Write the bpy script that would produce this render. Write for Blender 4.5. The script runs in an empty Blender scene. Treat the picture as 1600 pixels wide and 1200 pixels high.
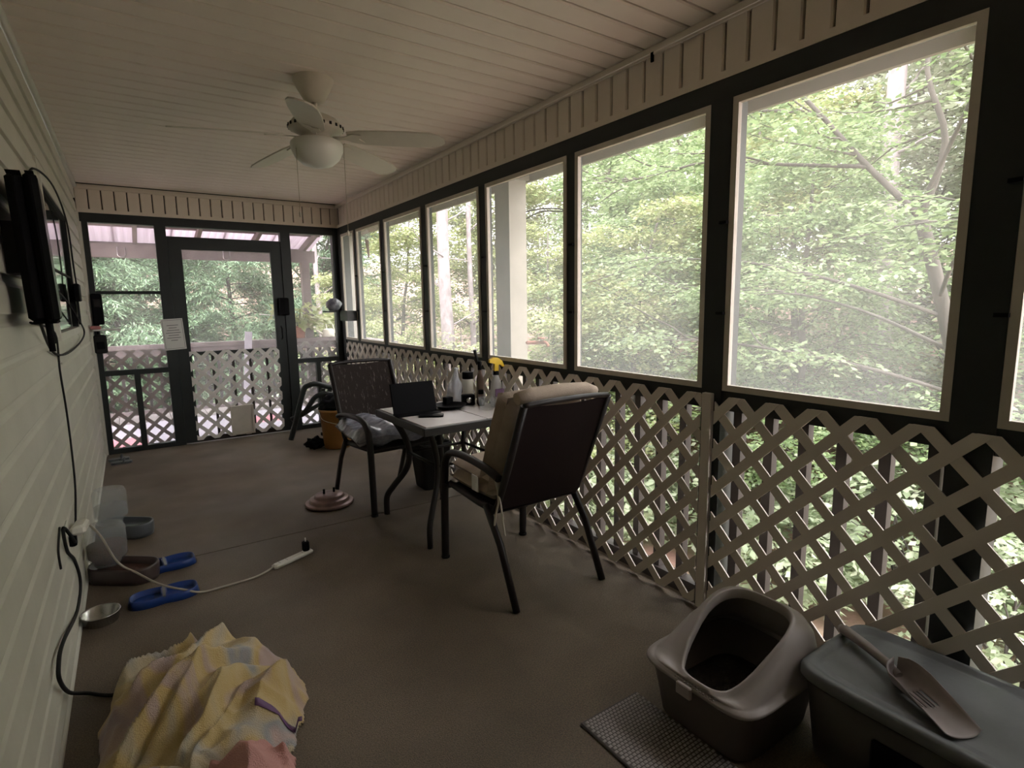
import bpy, math, random
import numpy as np
from mathutils import Vector, Matrix, noise
random.seed(7); rng = np.random.default_rng(7)
C = bpy.context.scene.collection
sc = bpy.context.scene
PI = math.pi

# ------------------------------------------------------------------ camera
cam_d = bpy.data.cameras.new('camera'); cam = bpy.data.objects.new('camera', cam_d); C.objects.link(cam)
cam_d.sensor_width = 36; cam_d.lens = 874.35 / 1600 * 36; cam_d.clip_start = .02; cam_d.clip_end = 300
a, b, c = -0.5959, -0.1429, 0.0145
cam.matrix_world = (Matrix.Translation((0.3195, 0, 1.4029)) @ Matrix.Rotation(a, 4, 'Z') @ Matrix.Rotation(b, 4, 'X')
                    @ Matrix.Rotation(c, 4, 'Y') @ Matrix.Rotation(PI / 2, 4, 'X'))
sc.camera = cam
# ------------------------------------------------------------------ light and exposure
sc.view_settings.view_transform = 'Standard'; sc.view_settings.look = 'None'
sc.view_settings.gamma = 1; sc.view_settings.use_curve_mapping = False
sc.view_settings.exposure = 2.12
w = bpy.data.worlds.new('overcast_sky'); sc.world = w; w.use_nodes = True
nt = w.node_tree; nt.nodes.clear()
out = nt.nodes.new('ShaderNodeOutputWorld'); bg = nt.nodes.new('ShaderNodeBackground')
tc = nt.nodes.new('ShaderNodeTexCoord'); sx = nt.nodes.new('ShaderNodeSeparateXYZ'); cr = nt.nodes.new('ShaderNodeValToRGB')
nt.links.new(tc.outputs['Generated'], sx.inputs[0]); nt.links.new(sx.outputs['Z'], cr.inputs[0])
cr.color_ramp.elements[0].color = (1, .965, .955, 1); cr.color_ramp.elements[1].color = (1, .965, .975, 1)
nt.links.new(cr.outputs[0], bg.inputs[0]); bg.inputs[1].default_value = 2.2
nt.links.new(bg.outputs[0], out.inputs[0])
sun_d = bpy.data.lights.new('sun', 'SUN'); sun_d.energy = 1.2; sun_d.angle = math.radians(35); sun_d.color = (1, .97, .9)
sun = bpy.data.objects.new('sun', sun_d); sun.rotation_euler = (math.radians(28), math.radians(12), 0); C.objects.link(sun)
try:
    sc.cycles.use_denoising = True
    sc.cycles.max_bounces = 10; sc.cycles.diffuse_bounces = 5; sc.cycles.transparent_max_bounces = 16
    sc.cycles.sample_clamp_indirect = 6
except Exception: pass

# ------------------------------------------------------------------ materials
def mat(name, col, rough=.6, metal=0, var=0, scale=8, bump=0, bscale=60, spec=.5, col2=None, alpha=1, trans=0, sheen=0, stretch=None):
    m = bpy.data.materials.new(name); m.use_nodes = True; nt = m.node_tree
    p = nt.nodes['Principled BSDF']
    p.inputs['Base Color'].default_value = (*col, 1); p.inputs['Roughness'].default_value = rough
    p.inputs['Metallic'].default_value = metal; p.inputs['Specular IOR Level'].default_value = spec
    p.inputs['Alpha'].default_value = alpha; p.inputs['Transmission Weight'].default_value = trans
    p.inputs['Sheen Weight'].default_value = sheen
    tc = nt.nodes.new('ShaderNodeTexCoord'); src = tc.outputs['Object']
    if stretch:
        mp = nt.nodes.new('ShaderNodeMapping'); mp.inputs['Scale'].default_value = stretch
        nt.links.new(src, mp.inputs[0]); src = mp.outputs[0]
    if var or col2:
        n = nt.nodes.new('ShaderNodeTexNoise'); n.inputs['Scale'].default_value = scale; n.inputs['Detail'].default_value = 5
        n.inputs['Roughness'].default_value = .6
        nt.links.new(src, n.inputs['Vector'])
        r = nt.nodes.new('ShaderNodeValToRGB'); nt.links.new(n.outputs['Fac'], r.inputs[0])
        c2 = col2 or tuple(max(0, x * (1 - var)) for x in col)
        r.color_ramp.elements[0].position = .35; r.color_ramp.elements[1].position = .65
        r.color_ramp.elements[0].color = (*c2, 1); r.color_ramp.elements[1].color = (*col, 1)
        nt.links.new(r.outputs[0], p.inputs['Base Color'])
    if bump:
        n = nt.nodes.new('ShaderNodeTexNoise'); n.inputs['Scale'].default_value = bscale; n.inputs['Detail'].default_value = 4
        nt.links.new(src, n.inputs['Vector'])
        bn = nt.nodes.new('ShaderNodeBump'); bn.inputs['Strength'].default_value = bump; bn.inputs['Distance'].default_value = .01
        nt.links.new(n.outputs['Fac'], bn.inputs['Height']); nt.links.new(bn.outputs[0], p.inputs['Normal'])
    return m
def leafmat(name, cols, tr=.4):
    m = bpy.data.materials.new(name); m.use_nodes = True; nt = m.node_tree; nt.nodes.clear()
    o = nt.nodes.new('ShaderNodeOutputMaterial'); g = nt.nodes.new('ShaderNodeNewGeometry'); r = nt.nodes.new('ShaderNodeValToRGB')
    nt.links.new(g.outputs['Random Per Island'], r.inputs[0])
    els = r.color_ramp.elements
    els[0].color = (*cols[0], 1); els[1].color = (*cols[-1], 1)
    for i, cc in enumerate(cols[1:-1]):
        e = els.new((i + 1) / (len(cols) - 1)); e.color = (*cc, 1)
    d = nt.nodes.new('ShaderNodeBsdfDiffuse'); t = nt.nodes.new('ShaderNodeBsdfTranslucent'); mx = nt.nodes.new('ShaderNodeMixShader')
    gl = nt.nodes.new('ShaderNodeBsdfGlossy'); gl.inputs['Roughness'].default_value = .45; mx2 = nt.nodes.new('ShaderNodeMixShader')
    for s in (d, t): nt.links.new(r.outputs[0], s.inputs['Color'])
    mx.inputs[0].default_value = tr; nt.links.new(d.outputs[0], mx.inputs[1]); nt.links.new(t.outputs[0], mx.inputs[2])
    mx2.inputs[0].default_value = .07; nt.links.new(mx.outputs[0], mx2.inputs[1]); nt.links.new(gl.outputs[0], mx2.inputs[2])
    nt.links.new(mx2.outputs[0], o.inputs[0]); return m
def screenmat():
    m = bpy.data.materials.new('insect_screen'); m.use_nodes = True; nt = m.node_tree; nt.nodes.clear()
    o = nt.nodes.new('ShaderNodeOutputMaterial'); tr = nt.nodes.new('ShaderNodeBsdfTransparent'); d = nt.nodes.new('ShaderNodeBsdfDiffuse')
    t = nt.nodes.new('ShaderNodeBsdfTranslucent'); m1 = nt.nodes.new('ShaderNodeMixShader'); m2 = nt.nodes.new('ShaderNodeMixShader')
    d.inputs[0].default_value = (.35, .36, .36, 1); t.inputs[0].default_value = (.82, .83, .84, 1)
    n = nt.nodes.new('ShaderNodeTexNoise'); n.inputs['Scale'].default_value = 3; n.inputs['Detail'].default_value = 3
    mr = nt.nodes.new('ShaderNodeMapRange'); mr.inputs['To Min'].default_value = .12; mr.inputs['To Max'].default_value = .20
    nt.links.new(n.outputs['Fac'], mr.inputs['Value'])
    m1.inputs[0].default_value = .6; nt.links.new(d.outputs[0], m1.inputs[1]); nt.links.new(t.outputs[0], m1.inputs[2])
    nt.links.new(mr.outputs[0], m2.inputs[0]); nt.links.new(tr.outputs[0], m2.inputs[1]); nt.links.new(m1.outputs[0], m2.inputs[2])
    nt.links.new(m2.outputs[0], o.inputs[0]); return m
def carpetmat():
    m = mat('brown_carpet', (.2, .15, .1), .5, bump=.5, bscale=300, spec=.6); nt = m.node_tree; p = nt.nodes['Principled BSDF']; tc = nt.nodes.new('ShaderNodeTexCoord')
    def nz(sc_, det):
        n = nt.nodes.new('ShaderNodeTexNoise'); n.inputs['Scale'].default_value = sc_; n.inputs['Detail'].default_value = det; nt.links.new(tc.outputs['Object'], n.inputs['Vector']); return n
    def ramp(n, a_, b_, p0=.38, p1=.62):
        r_ = nt.nodes.new('ShaderNodeValToRGB'); r_.color_ramp.elements[0].position = p0; r_.color_ramp.elements[1].position = p1
        r_.color_ramp.elements[0].color = (*a_, 1); r_.color_ramp.elements[1].color = (*b_, 1); nt.links.new(n.outputs['Fac'], r_.inputs[0]); return r_
    A_ = ramp(nz(1.8, 5), (.112, .084, .055), (.158, .122, .082)); B_ = ramp(nz(190, 2), (.62, .62, .62), (1.25, 1.22, 1.2), .35, .65)
    mx = nt.nodes.new('ShaderNodeMix'); mx.data_type = 'RGBA'; mx.blend_type = 'MULTIPLY'; mx.inputs[0].default_value = 1
    nt.links.new(A_.outputs[0], mx.inputs[6]); nt.links.new(B_.outputs[0], mx.inputs[7]); nt.links.new(mx.outputs[2], p.inputs['Base Color'])
    rr_ = ramp(nz(1.1, 4), (.42, .42, .42), (.72, .72, .72)); nt.links.new(rr_.outputs[0], p.inputs['Roughness']); return m
def corrmat():
    m = bpy.data.materials.new('corrugated_sheet'); m.use_nodes = True; nt = m.node_tree; nt.nodes.clear()
    o = nt.nodes.new('ShaderNodeOutputMaterial'); d = nt.nodes.new('ShaderNodeBsdfDiffuse'); t = nt.nodes.new('ShaderNodeBsdfTranslucent'); mx = nt.nodes.new('ShaderNodeMixShader')
    d.inputs[0].default_value = (.6, .55, .58, 1); t.inputs[0].default_value = (.60, .54, .585, 1); mx.inputs[0].default_value = .6
    nt.links.new(d.outputs[0], mx.inputs[1]); nt.links.new(t.outputs[0], mx.inputs[2]); nt.links.new(mx.outputs[0], o.inputs[0]); return m
M = dict(
    ceil=mat('ceiling_paint', (.80, .72, .64), .55, var=.08, scale=2.5, bump=.05),
    fascia=mat('panel_paint', (.76, .68, .59), .5, var=.08, scale=3),
    siding=mat('vinyl_siding', (.60, .58, .50), .5, var=.12, scale=2.2, bump=.08, bscale=40),
    trimw=mat('white_trim', (.66, .64, .57), .5, var=.08),
    dark=mat('dark_green_paint', (.012, .017, .018), .55, var=.3, scale=6),
    darkb=mat('dark_brown_paint', (.030, .022, .020), .6, var=.3, scale=10),
    cream=mat('cream_frame', (.60, .55, .48), .55, var=.12, scale=8), column=mat('darker_cream', (.34, .315, .27), .6, var=.2, scale=4),  # column cream is darker and more mottled than the frame cream
    lattice=mat('cream_lattice', (.72, .66, .60), .5, var=.06, scale=4),
    latticew=mat('white_lattice', (.80, .77, .75), .45, var=.06),
    lattice_backlit=mat('backlit_lattice', (.36, .27, .22), .7, var=.2),  # brownish lattice, its backlit shade put into the colour
    carpet=carpetmat(),
    under=mat('subfloor', (.03, .022, .018), .9),
    screen=screenmat(),
    glass=mat('window_glass', (.01, .012, .012), .04, spec=.8),
    fan=mat('fan_white', (.62, .58, .49), .45, var=.1, scale=6),
    globe=mat('frosted_glass', (.66, .66, .60), .3, spec=.6),
    chain=mat('pull_chain', (.45, .4, .3), .4, metal=.8),
    black=mat('black_plastic', (.004, .004, .005), .65, spec=.08),
    black2=mat('black_rubber', (.012, .012, .012), .75, spec=.3),
    screenb=mat('tv_screen', (.003, .003, .004), .3, spec=.08),
    tube=mat('bronze_tube', (.014, .010, .010), .45, var=.3, scale=15, spec=.35),
    sling=mat('brown_sling', (.016, .009, .009), .8, bump=.5, bscale=500, spec=.15),
    slingw=mat('worn_sling', (.13, .115, .105), .8, col2=(.026, .019, .017), scale=42, bump=.4, bscale=400, stretch=(1.8, 1, .28), spec=.2),
    cushion=mat('beige_cushion', (.44, .355, .28), .85, var=.15, scale=12, bump=.3, bscale=200),
    wrap=mat('plastic_wrap', (.36, .37, .42), .18, col2=(.10, .10, .13), scale=10, bump=.6, bscale=14, spec=.8, stretch=(1, 2.2, 1)),
    tile=mat('table_tile', (.66, .62, .61), .3, var=.15, scale=5),
    rim=mat('table_rim', (.022, .022, .021), .45, var=.3),
    orange=mat('ochre_plastic', (.36, .17, .045), .5, var=.15),
    resin=mat('green_resin', (.020, .026, .026), .35, var=.3),
    clear=mat('clear_plastic', (.62, .67, .70), .06, alpha=.20, spec=1.0),
    sprayb=mat('milky_plastic', (.62, .62, .64), .3, alpha=.75, spec=.5), haze_pl=mat('cloudy_plastic', (.50, .52, .52), .14, alpha=.28, spec=.9),
    water=mat('water_fill', (.30, .34, .35), .03, alpha=.22, spec=.9),
    kibble=mat('kibble', (.10, .035, .020), .8, col2=(.05, .025, .02), scale=90, bump=1, bscale=120),
    bowlg=mat('grey_bowl_plastic', (.085, .095, .105), .3),
    bowlr=mat('dark_brown_bowl', (.055, .038, .034), .35),
    blue=mat('blue_plastic', (.012, .045, .20), .4, var=.1),
    steel=mat('stainless_steel', (.55, .55, .53), .25, metal=1),
    whitep=mat('white_plastic', (.70, .68, .60), .4),
    cordw=mat('ivory_cord', (.42, .38, .30), .5),
    rust=mat('reddish_brown_metal', (.27, .17, .16), .38, metal=.35, var=.3, scale=14),
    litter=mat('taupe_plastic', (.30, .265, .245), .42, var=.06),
    litterd=mat('shaded_warm_grey', (.115, .095, .088), .5, var=.08),  # pan plastic, colour darkened for the shade inside the hood
    sand=mat('cat_litter', (.060, .048, .040), .95, var=.5, scale=60, bump=1, bscale=150),
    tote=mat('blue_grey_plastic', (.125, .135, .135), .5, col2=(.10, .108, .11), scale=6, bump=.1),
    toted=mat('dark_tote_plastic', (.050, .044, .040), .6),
    scoop=mat('mauve_grey_plastic', (.27, .23, .22), .45, var=.15),
    matg=mat('grey_ribbed_mat', (.38, .35, .34), .8, var=.1), matd=mat('dark_mat', (.10, .09, .085), .9),
    paper=mat('paper', (.66, .65, .63), .7), ink=mat('ink', (.15, .15, .16), .7),
    yellow=mat('yellow_plastic', (.70, .46, .03), .4),
    purple=mat('purple_print', (.13, .06, .15), .5),
    bag=mat('plastic_bag', (.66, .68, .74), .2, alpha=.6, bump=.8, bscale=20),
    brownp=mat('brown_wood', (.17, .11, .085), .6, var=.3),
    greyw=mat('grey_wood', (.23, .20, .20), .8, var=.3, scale=6, stretch=(1, 1, 1)),
    mauvew=mat('mauve_wood', (.20, .165, .165), .8, var=.3, scale=5),
    corr=corrmat(),
    terra=mat('terracotta', (.30, .13, .09), .8, var=.2),
    pinkp=mat('pink_plastic', (.50, .20, .20), .5),
    ruglil=mat('lilac_rug', (.52, .50, .58), .9, var=.1), rugpink=mat('pink_rug', (.75, .30, .36), .9),
    soil=mat('pine_straw_ground', (.42, .24, .21), .95, col2=(.22, .20, .13), scale=1.6, bump=.8, bscale=25),
    bark=mat('grey_bark', (.105, .092, .082), .9, var=.4, scale=10, bump=.7, bscale=30, stretch=(1, 1, .3)),
    barkp=mat('pale_bark', (.38, .33, .345), .9, col2=(.22, .18, .19), scale=8, bump=.8, bscale=25, stretch=(1, 1, .5)),
    iron=mat('black_iron', (.02, .02, .02), .5),
    leafA=leafmat('leaf_beech', [(0.106, 0.167, 0.068), (0.175, 0.266, 0.106), (0.266, 0.365, 0.167), (0.365, 0.448, 0.243), (0.152, 0.228, 0.114)]),
    leafB=leafmat('leaf_yellowgreen', [(0.205, 0.266, 0.091), (0.319, 0.372, 0.144), (0.418, 0.448, 0.228), (0.243, 0.296, 0.122), (0.357, 0.319, 0.182)]),
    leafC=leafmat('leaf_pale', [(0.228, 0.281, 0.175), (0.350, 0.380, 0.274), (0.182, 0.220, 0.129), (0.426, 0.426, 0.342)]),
    leafD=leafmat('leaf_cedar', [(0.114, 0.198, 0.114), (0.182, 0.296, 0.175), (0.251, 0.365, 0.213), (0.099, 0.160, 0.099)]),
    leafF=leafmat('leaf_pale_green', [(.30, .38, .22), (.44, .52, .34), (.54, .60, .44), (.36, .45, .28), (.58, .60, .48)]),
    leafE=leafmat('leaf_rust', [(0.198, 0.122, 0.084), (0.296, 0.220, 0.122), (0.137, 0.152, 0.076)]),
)
def towelmat():
    m = mat('patched_terry', (.5, .45, .3), .95, bump=.6, bscale=260, sheen=.3)
    nt = m.node_tree; p = nt.nodes['Principled BSDF']; tc = nt.nodes.new('ShaderNodeTexCoord')
    n = nt.nodes.new('ShaderNodeTexNoise'); n.inputs['Scale'].default_value = 4.2; n.inputs['Detail'].default_value = 1.5; n.inputs['Distortion'].default_value = .8
    mp = nt.nodes.new('ShaderNodeMapping'); mp.inputs['Rotation'].default_value = (0, 0, .6); mp.inputs['Scale'].default_value = (1.6, .9, .8)
    nt.links.new(tc.outputs['Object'], mp.inputs[0]); nt.links.new(mp.outputs[0], n.inputs['Vector'])
    r = nt.nodes.new('ShaderNodeValToRGB'); r.color_ramp.interpolation = 'EASE'; nt.links.new(n.outputs['Fac'], r.inputs[0])
    cols = [(0, (.27, .20, .22)), (.36, (.42, .31, .26)), (.44, (.50, .36, .14)), (.52, (.54, .41, .19)), (.60, (.48, .40, .26)), (.68, (.30, .30, .30)), (.80, (.52, .36, .30))]
    r.color_ramp.elements[0].color = (*cols[0][1], 1); r.color_ramp.elements[0].position = .25
    r.color_ramp.elements[1].color = (*cols[-1][1], 1); r.color_ramp.elements[1].position = .8
    for ps, cc in cols[1:-1]:
        e = r.color_ramp.elements.new(ps); e.color = (*cc, 1)
    nt.links.new(r.outputs[0], p.inputs['Base Color']); return m
_r = [n for n in M['slingw'].node_tree.nodes if n.type == 'VALTORGB'][0].color_ramp.elements; _r[0].position = .57; _r[1].position = .72
M['towel'] = towelmat(); M['towelp'] = mat('pink_terry', (.58, .30, .27), .95, var=.12, bump=.6, bscale=260)

# ------------------------------------------------------------------ mesh helpers
def origin(o):
    v = Vector((0, 0, 0))
    while o: v += o.location; o = o.parent
    return v
class MB:
    def __init__(s): s.v = []; s.f = []; s.sm = []
    def add(s, vs, fs, smooth=False):
        n = len(s.v); s.v += [tuple(v) for v in vs]; s.f += [tuple(i + n for i in f) for f in fs]; s.sm += [smooth] * len(fs); return s
    def box(s, lo, hi, m=None):
        x0, y0, z0 = lo; x1, y1, z1 = hi
        vs = [Vector(p) for p in ((x0, y0, z0), (x1, y0, z0), (x1, y1, z0), (x0, y1, z0), (x0, y0, z1), (x1, y0, z1), (x1, y1, z1), (x0, y1, z1))]
        if m: vs = [m @ v for v in vs]
        return s.add(vs, [(0, 3, 2, 1), (4, 5, 6, 7), (0, 1, 5, 4), (1, 2, 6, 5), (2, 3, 7, 6), (3, 0, 4, 7)])
    def cbox(s, lo, hi, ch=.004, m=None):      # box with chamfered vertical and top edges
        x0, y0, z0 = lo; x1, y1, z1 = hi
        def ring(d, z): return [(x0 + d + ch, y0 + d, z), (x1 - d - ch, y0 + d, z), (x1 - d, y0 + d + ch, z), (x1 - d, y1 - d - ch, z), (x1 - d - ch, y1 - d, z), (x0 + d + ch, y1 - d, z), (x0 + d, y1 - d - ch, z), (x0 + d, y0 + d + ch, z)]
        rs = [ring(ch, z0), ring(0, z0 + ch), ring(0, z1 - ch), ring(ch, z1)]
        return s.loft([[Vector(p) for p in r] for r in rs], smooth=False, m=m)
    def loft(s, rings, smooth=True, closed=True, cap0=True, cap1=True, m=None):
        n = len(rings[0]); vs = [Vector(p) for r in rings for p in r]
        if m: vs = [m @ v for v in vs]
        fs = []
        for i in range(len(rings) - 1):
            for j in range(n if closed else n - 1):
                k = (j + 1) % n; fs.append((i * n + j, i * n + k, (i + 1) * n + k, (i + 1) * n + j))
        s.add(vs, fs, smooth); b = len(s.v) - len(vs)
        if cap0: s.f.append(tuple(b + j for j in reversed(range(n)))); s.sm.append(False)
        if cap1: s.f.append(tuple(b + (len(rings) - 1) * n + j for j in range(n))); s.sm.append(False)
        return s
    def tube(s, pts, r, n=8, cap=True, flat=1.0):
        pts = [Vector(p) for p in pts]; rs = r if isinstance(r, (list, tuple)) else [r] * len(pts); rings = []
        u = None
        for i, p in enumerate(pts):
            t = (pts[min(i + 1, len(pts) - 1)] - pts[max(i - 1, 0)]).normalized()
            if u is None:
                u = t.cross(Vector((0, 0, 1)) if abs(t.z) < .9 else Vector((1, 0, 0)))
            else:
                u = u - t * u.dot(t)
                if u.length < 1e-5: u = t.orthogonal()
            u.normalize(); v = t.cross(u).normalized()
            rings.append([p + u * math.cos(2 * PI * k / n) * rs[i] * flat + v * math.sin(2 * PI * k / n) * rs[i] for k in range(n)])
        return s.loft(rings, cap0=cap, cap1=cap)
    def lathe(s, prof, ctr=(0, 0, 0), n=28, sx=1, sy=1, m=None, cap0=False, cap1=False):
        c0 = Vector(ctr)
        return s.loft([[c0 + Vector((r * sx * math.cos(2 * PI * k / n), r * sy * math.sin(2 * PI * k / n), z)) for k in range(n)] for r, z in prof], cap0=cap0, cap1=cap1, m=m)
    def poly(s, pts, thick, axis):             # extrude a polygon of 3-D points along a vector
        d = Vector(thick); p = [Vector(q) for q in pts]
        return s.loft([p, [q + d for q in p]], smooth=False)
    def mesh(s, name, mt, off=None):
        me = bpy.data.meshes.new(name); vs = s.v
        if off is not None: vs = [(v[0] - off.x, v[1] - off.y, v[2] - off.z) for v in vs]
        me.from_pydata(vs, [], s.f); me.polygons.foreach_set('use_smooth', s.sm)
        if mt: me.materials.append(M[mt] if isinstance(mt, str) else mt)
        me.validate(); me.update(); return me
    def build(s, name, mt, parent=None, world=True, bevel=0, sub=0):
        off = origin(parent) if (parent and world) else None
        o = bpy.data.objects.new(name, s.mesh(name, mt, off)); C.objects.link(o)
        if parent: o.parent = parent
        if bevel:
            b = o.modifiers.new('bevel', 'BEVEL'); b.width = bevel; b.segments = 2; b.limit_method = 'ANGLE'
        if sub:
            b = o.modifiers.new('sub', 'SUBSURF'); b.levels = sub; b.render_levels = sub
        return o
def bx(lo, hi, m=None): return MB().box(lo, hi, m)
def thing(name, label, cat, loc, group=None, rz=0):
    o = bpy.data.objects.new(name, None); C.objects.link(o); o.location = loc; o.rotation_euler = (0, 0, rz)
    o.empty_display_size = .05
    o['label'] = label; o['category'] = cat
    if group: o['group'] = group
    return o
def tag(o, label, cat, group=None):
    o['label'] = label; o['category'] = cat
    if group: o['group'] = group
    return o
def struct(name, loc=(0, 0, 0), mb=None, mt=None):
    o = bpy.data.objects.new(name, mb.mesh(name, mt) if mb else None); C.objects.link(o); o.location = loc
    o['kind'] = 'structure'; return o
def piece(name, me, parent, loc=(0, 0, 0), rot=None):
    o = bpy.data.objects.new(name, me); C.objects.link(o); o.parent = parent
    o.location = Vector(loc) - origin(parent)
    if rot: o.rotation_euler = rot
    return o
def copy_tree(o, loc=None, rz=None, label=None, parent=None):
    c_ = o.copy(); C.objects.link(c_)
    if parent: c_.parent = parent
    if loc is not None: c_.location = loc
    if rz is not None: c_.rotation_euler = (0, 0, rz)
    if label: c_['label'] = label
    for ch in list(o.children): copy_tree(ch, parent=c_)
    return c_
def bez(p0, p1, p2, p3, n=10):
    p0, p1, p2, p3 = map(Vector, (p0, p1, p2, p3)); r = []
    for i in range(n + 1):
        t = i / n; r.append(p0 * (1 - t) ** 3 + p1 * 3 * t * (1 - t) ** 2 + p2 * 3 * t * t * (1 - t) + p3 * t ** 3)
    return r
def smooth_path(pts, n=6):
    pts = [Vector(p) for p in pts]; q = [pts[0]] + pts + [pts[-1]]; r = []
    for i in range(1, len(q) - 2):
        for k in range(n):
            t = k / n; a0, a1, a2, a3 = q[i - 1], q[i], q[i + 1], q[i + 2]
            r.append(.5 * ((2 * a1) + (a2 - a0) * t + (2 * a0 - 5 * a1 + 4 * a2 - a3) * t * t + (3 * a1 - a0 - 3 * a2 + a3) * t ** 3))
    return r + [pts[-1]]

W, L, H = 2.4, 6.6, 2.54; HB, HO, SILL = 2.29, 2.205, 1.02; YB = -1.7

# ------------------------------------------------------------------ floor
fl = struct('floor', mb=bx((-.05, YB, -.15), (W + .12, L + .12, -.008)), mt='under')
for y0, y1 in ((YB + .01, 3.527), (3.536, L - .01)):
    MB().box((.004, y0, -.009), (W + .06, y1, 0)).build('carpet_sheet', 'carpet', fl)
# ------------------------------------------------------------------ ceiling
ce = struct('ceiling', mb=bx((-.3, YB - .2, H + .022), (3.0, L + .12, H + .16)), mt='under')
pr = [(-.060, .0), (.060, .0), (.0595, .0)]
bm = MB(); wb = .125
prof = [(-wb / 2 + .0035, .008), (-wb / 2 + .008, .0), (-.003, 0), (0, .003), (.003, 0), (wb / 2 - .008, 0), (wb / 2 - .0035, .008), (wb / 2 - .0035, .016), (-wb / 2 + .0035, .016)]
prof = [(-wb / 2 + .006, .006), (-wb / 2 + .012, .0), (wb / 2 - .012, 0), (wb / 2 - .006, .006), (wb / 2 - .006, .022), (-wb / 2 + .006, .022)]
bm.loft([[(x, p[0], p[1]) for p in prof] for x in (0, W)], smooth=False)
cme = bm.mesh('ceiling_board', 'ceil')
y = YB + wb / 2
while y < L:
    piece('ceiling_board', cme, ce, (0, y, H)); y += wb
# ------------------------------------------------------------------ left wall
wl = struct('wall_left', mb=bx((-.15, YB - .1, -.1), (-.002, 3.70, H + .02)).box((-.15, 5.06, -.1), (-.002, L + .1, H + .02)).box((-.15, 3.70, -.1), (-.002, 5.06, 1.27)).box((-.15, 3.70, 2.05), (-.002, 5.06, H + .02)), mt='under')
def siding(y0, y1, z0, h=.127):
    p = [(-.002, 0), (.016, 0), (.017, .004), (.013, .088), (.006, .100), (.003, .112), (.003, h), (-.002, h)]
    return MB().loft([[(x, y, z0 + z) for x, z in p] for y in (y1, y0)], smooth=False)
n = 0
for k in range(20):
    z0 = .02 + k * .127 - .035 + .01
    if z0 + .127 > 1.26 and z0 < 2.06:
        if z0 < 1.27:
            pass
        siding(YB, 3.68, z0).build('siding_board', 'siding', wl); siding(5.08, L - .02, z0).build('siding_board', 'siding', wl)
    else: siding(YB, L - .02, z0).build('siding_board', 'siding', wl)
for za, zb in ((1.125, 1.246), (2.074, 2.20)):
    MB().loft([[(x, y, z) for x, z in ((-.002, za), (.016, za), (.013, za + .7 * (zb - za)), (.006, zb), (-.002, zb))] for y in (5.079, 3.681)], smooth=False).build('siding_board', 'siding', wl)
MB().box((0, L - .075, 0), (.03, L - .045, HB)).build('corner_trim', 'trimw', wl)
MB().tube([(.02, YB, H - .02), (.02, L, H - .02)], .02, 6).build('crown_trim', 'trimw', wl)
bl = struct('baseboard_left', mb=MB().loft([[(x, y, z) for x, z in ((.0, 0), (.024, 0), (.024, .018), (.018, .028), (0, .028))] for y in (L - .03, YB)], smooth=False), mt='trimw')
wn = struct('window_8', (0, 4.38, 1.66))
f = MB()
f.box((-.01, 3.66, 1.245), (.028, 5.10, 1.285)).box((-.01, 3.66, 2.035), (.026, 5.10, 2.075)).box((-.01, 3.66, 1.285), (.026, 3.70, 2.035)).box((-.01, 5.06, 1.285), (.026, 5.10, 2.035))
f.build('window_frame', 'trimw', wn)
g = MB(); g.box((.004, 3.70, 2.015), (.020, 5.06, 2.035)).box((.004, 5.04, 1.285), (.020, 5.06, 2.015)).box((.004, 3.70, 1.285), (.020, 3.72, 2.015)).box((.004, 4.9, 1.62), (.010, 5.04, 1.632)).box((.004, 3.72, 1.62), (.010, 4.9, 1.632))
g.build('window_gasket', 'black2', wn)
bx((-.002, 3.70, 1.285), (.004, 5.06, 2.035)).build('pane', 'glass', wn)
# ------------------------------------------------------------------ rear wall (behind the viewer)
wr = struct('wall_rear', mb=bx((-.1, YB - .15, -.1), (W + .1, YB - .001, H + .02)), mt='siding')
# ------------------------------------------------------------------ right wall
wg = struct('wall_right', (W, 2.4, 0))
bx((W - .005, YB, HO + .0), (W + .09, L + .1, HB)).build('header', 'dark', wg)
bx((W + .0, YB, SILL - .085), (W + .075, L, SILL - .0)).build('sill_rail', 'dark', wg)
bx((W + .02, YB, .0), (W + .085, L, .07)).build('bottom_rail', 'darkb', wg)
bx((W + .03, YB, HB), (W + .09, L + .1, H + .02)).build('fascia_backing', 'under', wg)
POSTS = [(YB, YB + .06, .09), (-.42, -.30, .09), (.53, .645, .09), (1.455, 1.555, .09), (2.42, 2.49, .045), (3.35, 3.435, .045), (4.27, 4.37, .05), (5.19, 5.28, .05), (5.97, 6.05, .05), (6.48, 6.62, .09)]
for i, (y0, y1, d) in enumerate(POSTS):
    bx((W - .012 if d > .08 else W - .004, y0, 0 if d > .08 else SILL), (W + d, y1, HO)).build('post', 'dark', wg)
bx((W - .0, YB, 0), (W + .085, -.37, HO)).build('light_block_panel', 'darkb', wg)  # unseen panel added in place of a window bay to darken the near end
# fascia boards, right side
fb = MB(); fp = [(-.046, .007), (-.041, 0), (.041, 0), (.046, .007), (.046, .022), (-.046, .022)]
fb.loft([[(p[1], p[0] * 1.06, z) for p in fp] for z in (0, H - HB - .06)], smooth=False); fme = fb.mesh('fascia_board', 'fascia')
tr = struct('trim_1', (W, 2.4, HB))
y = YB + .055
while y < L - .03:
    piece('fascia_board', fme, tr, (W, y, HB + .028)); y += .107
bx((W - .008, YB, HB - .002), (W + .02, L, HB + .028)).build('bottom_strip', 'fascia', tr)
bx((W - .022, YB, H - .034), (W + .02, L, H - .001)).build('top_strip', 'fascia', tr)
MB().tube([(W - .022, YB, H - .036), (W - .022, L - .02, H - .036)], .007, 6).build('top_bead', 'fascia', tr)
cl_ = MB().box((W - .03, 1.86, H - .07), (W - .022, 1.875, H - .03)).build('clip', 'black', tr)
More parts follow.
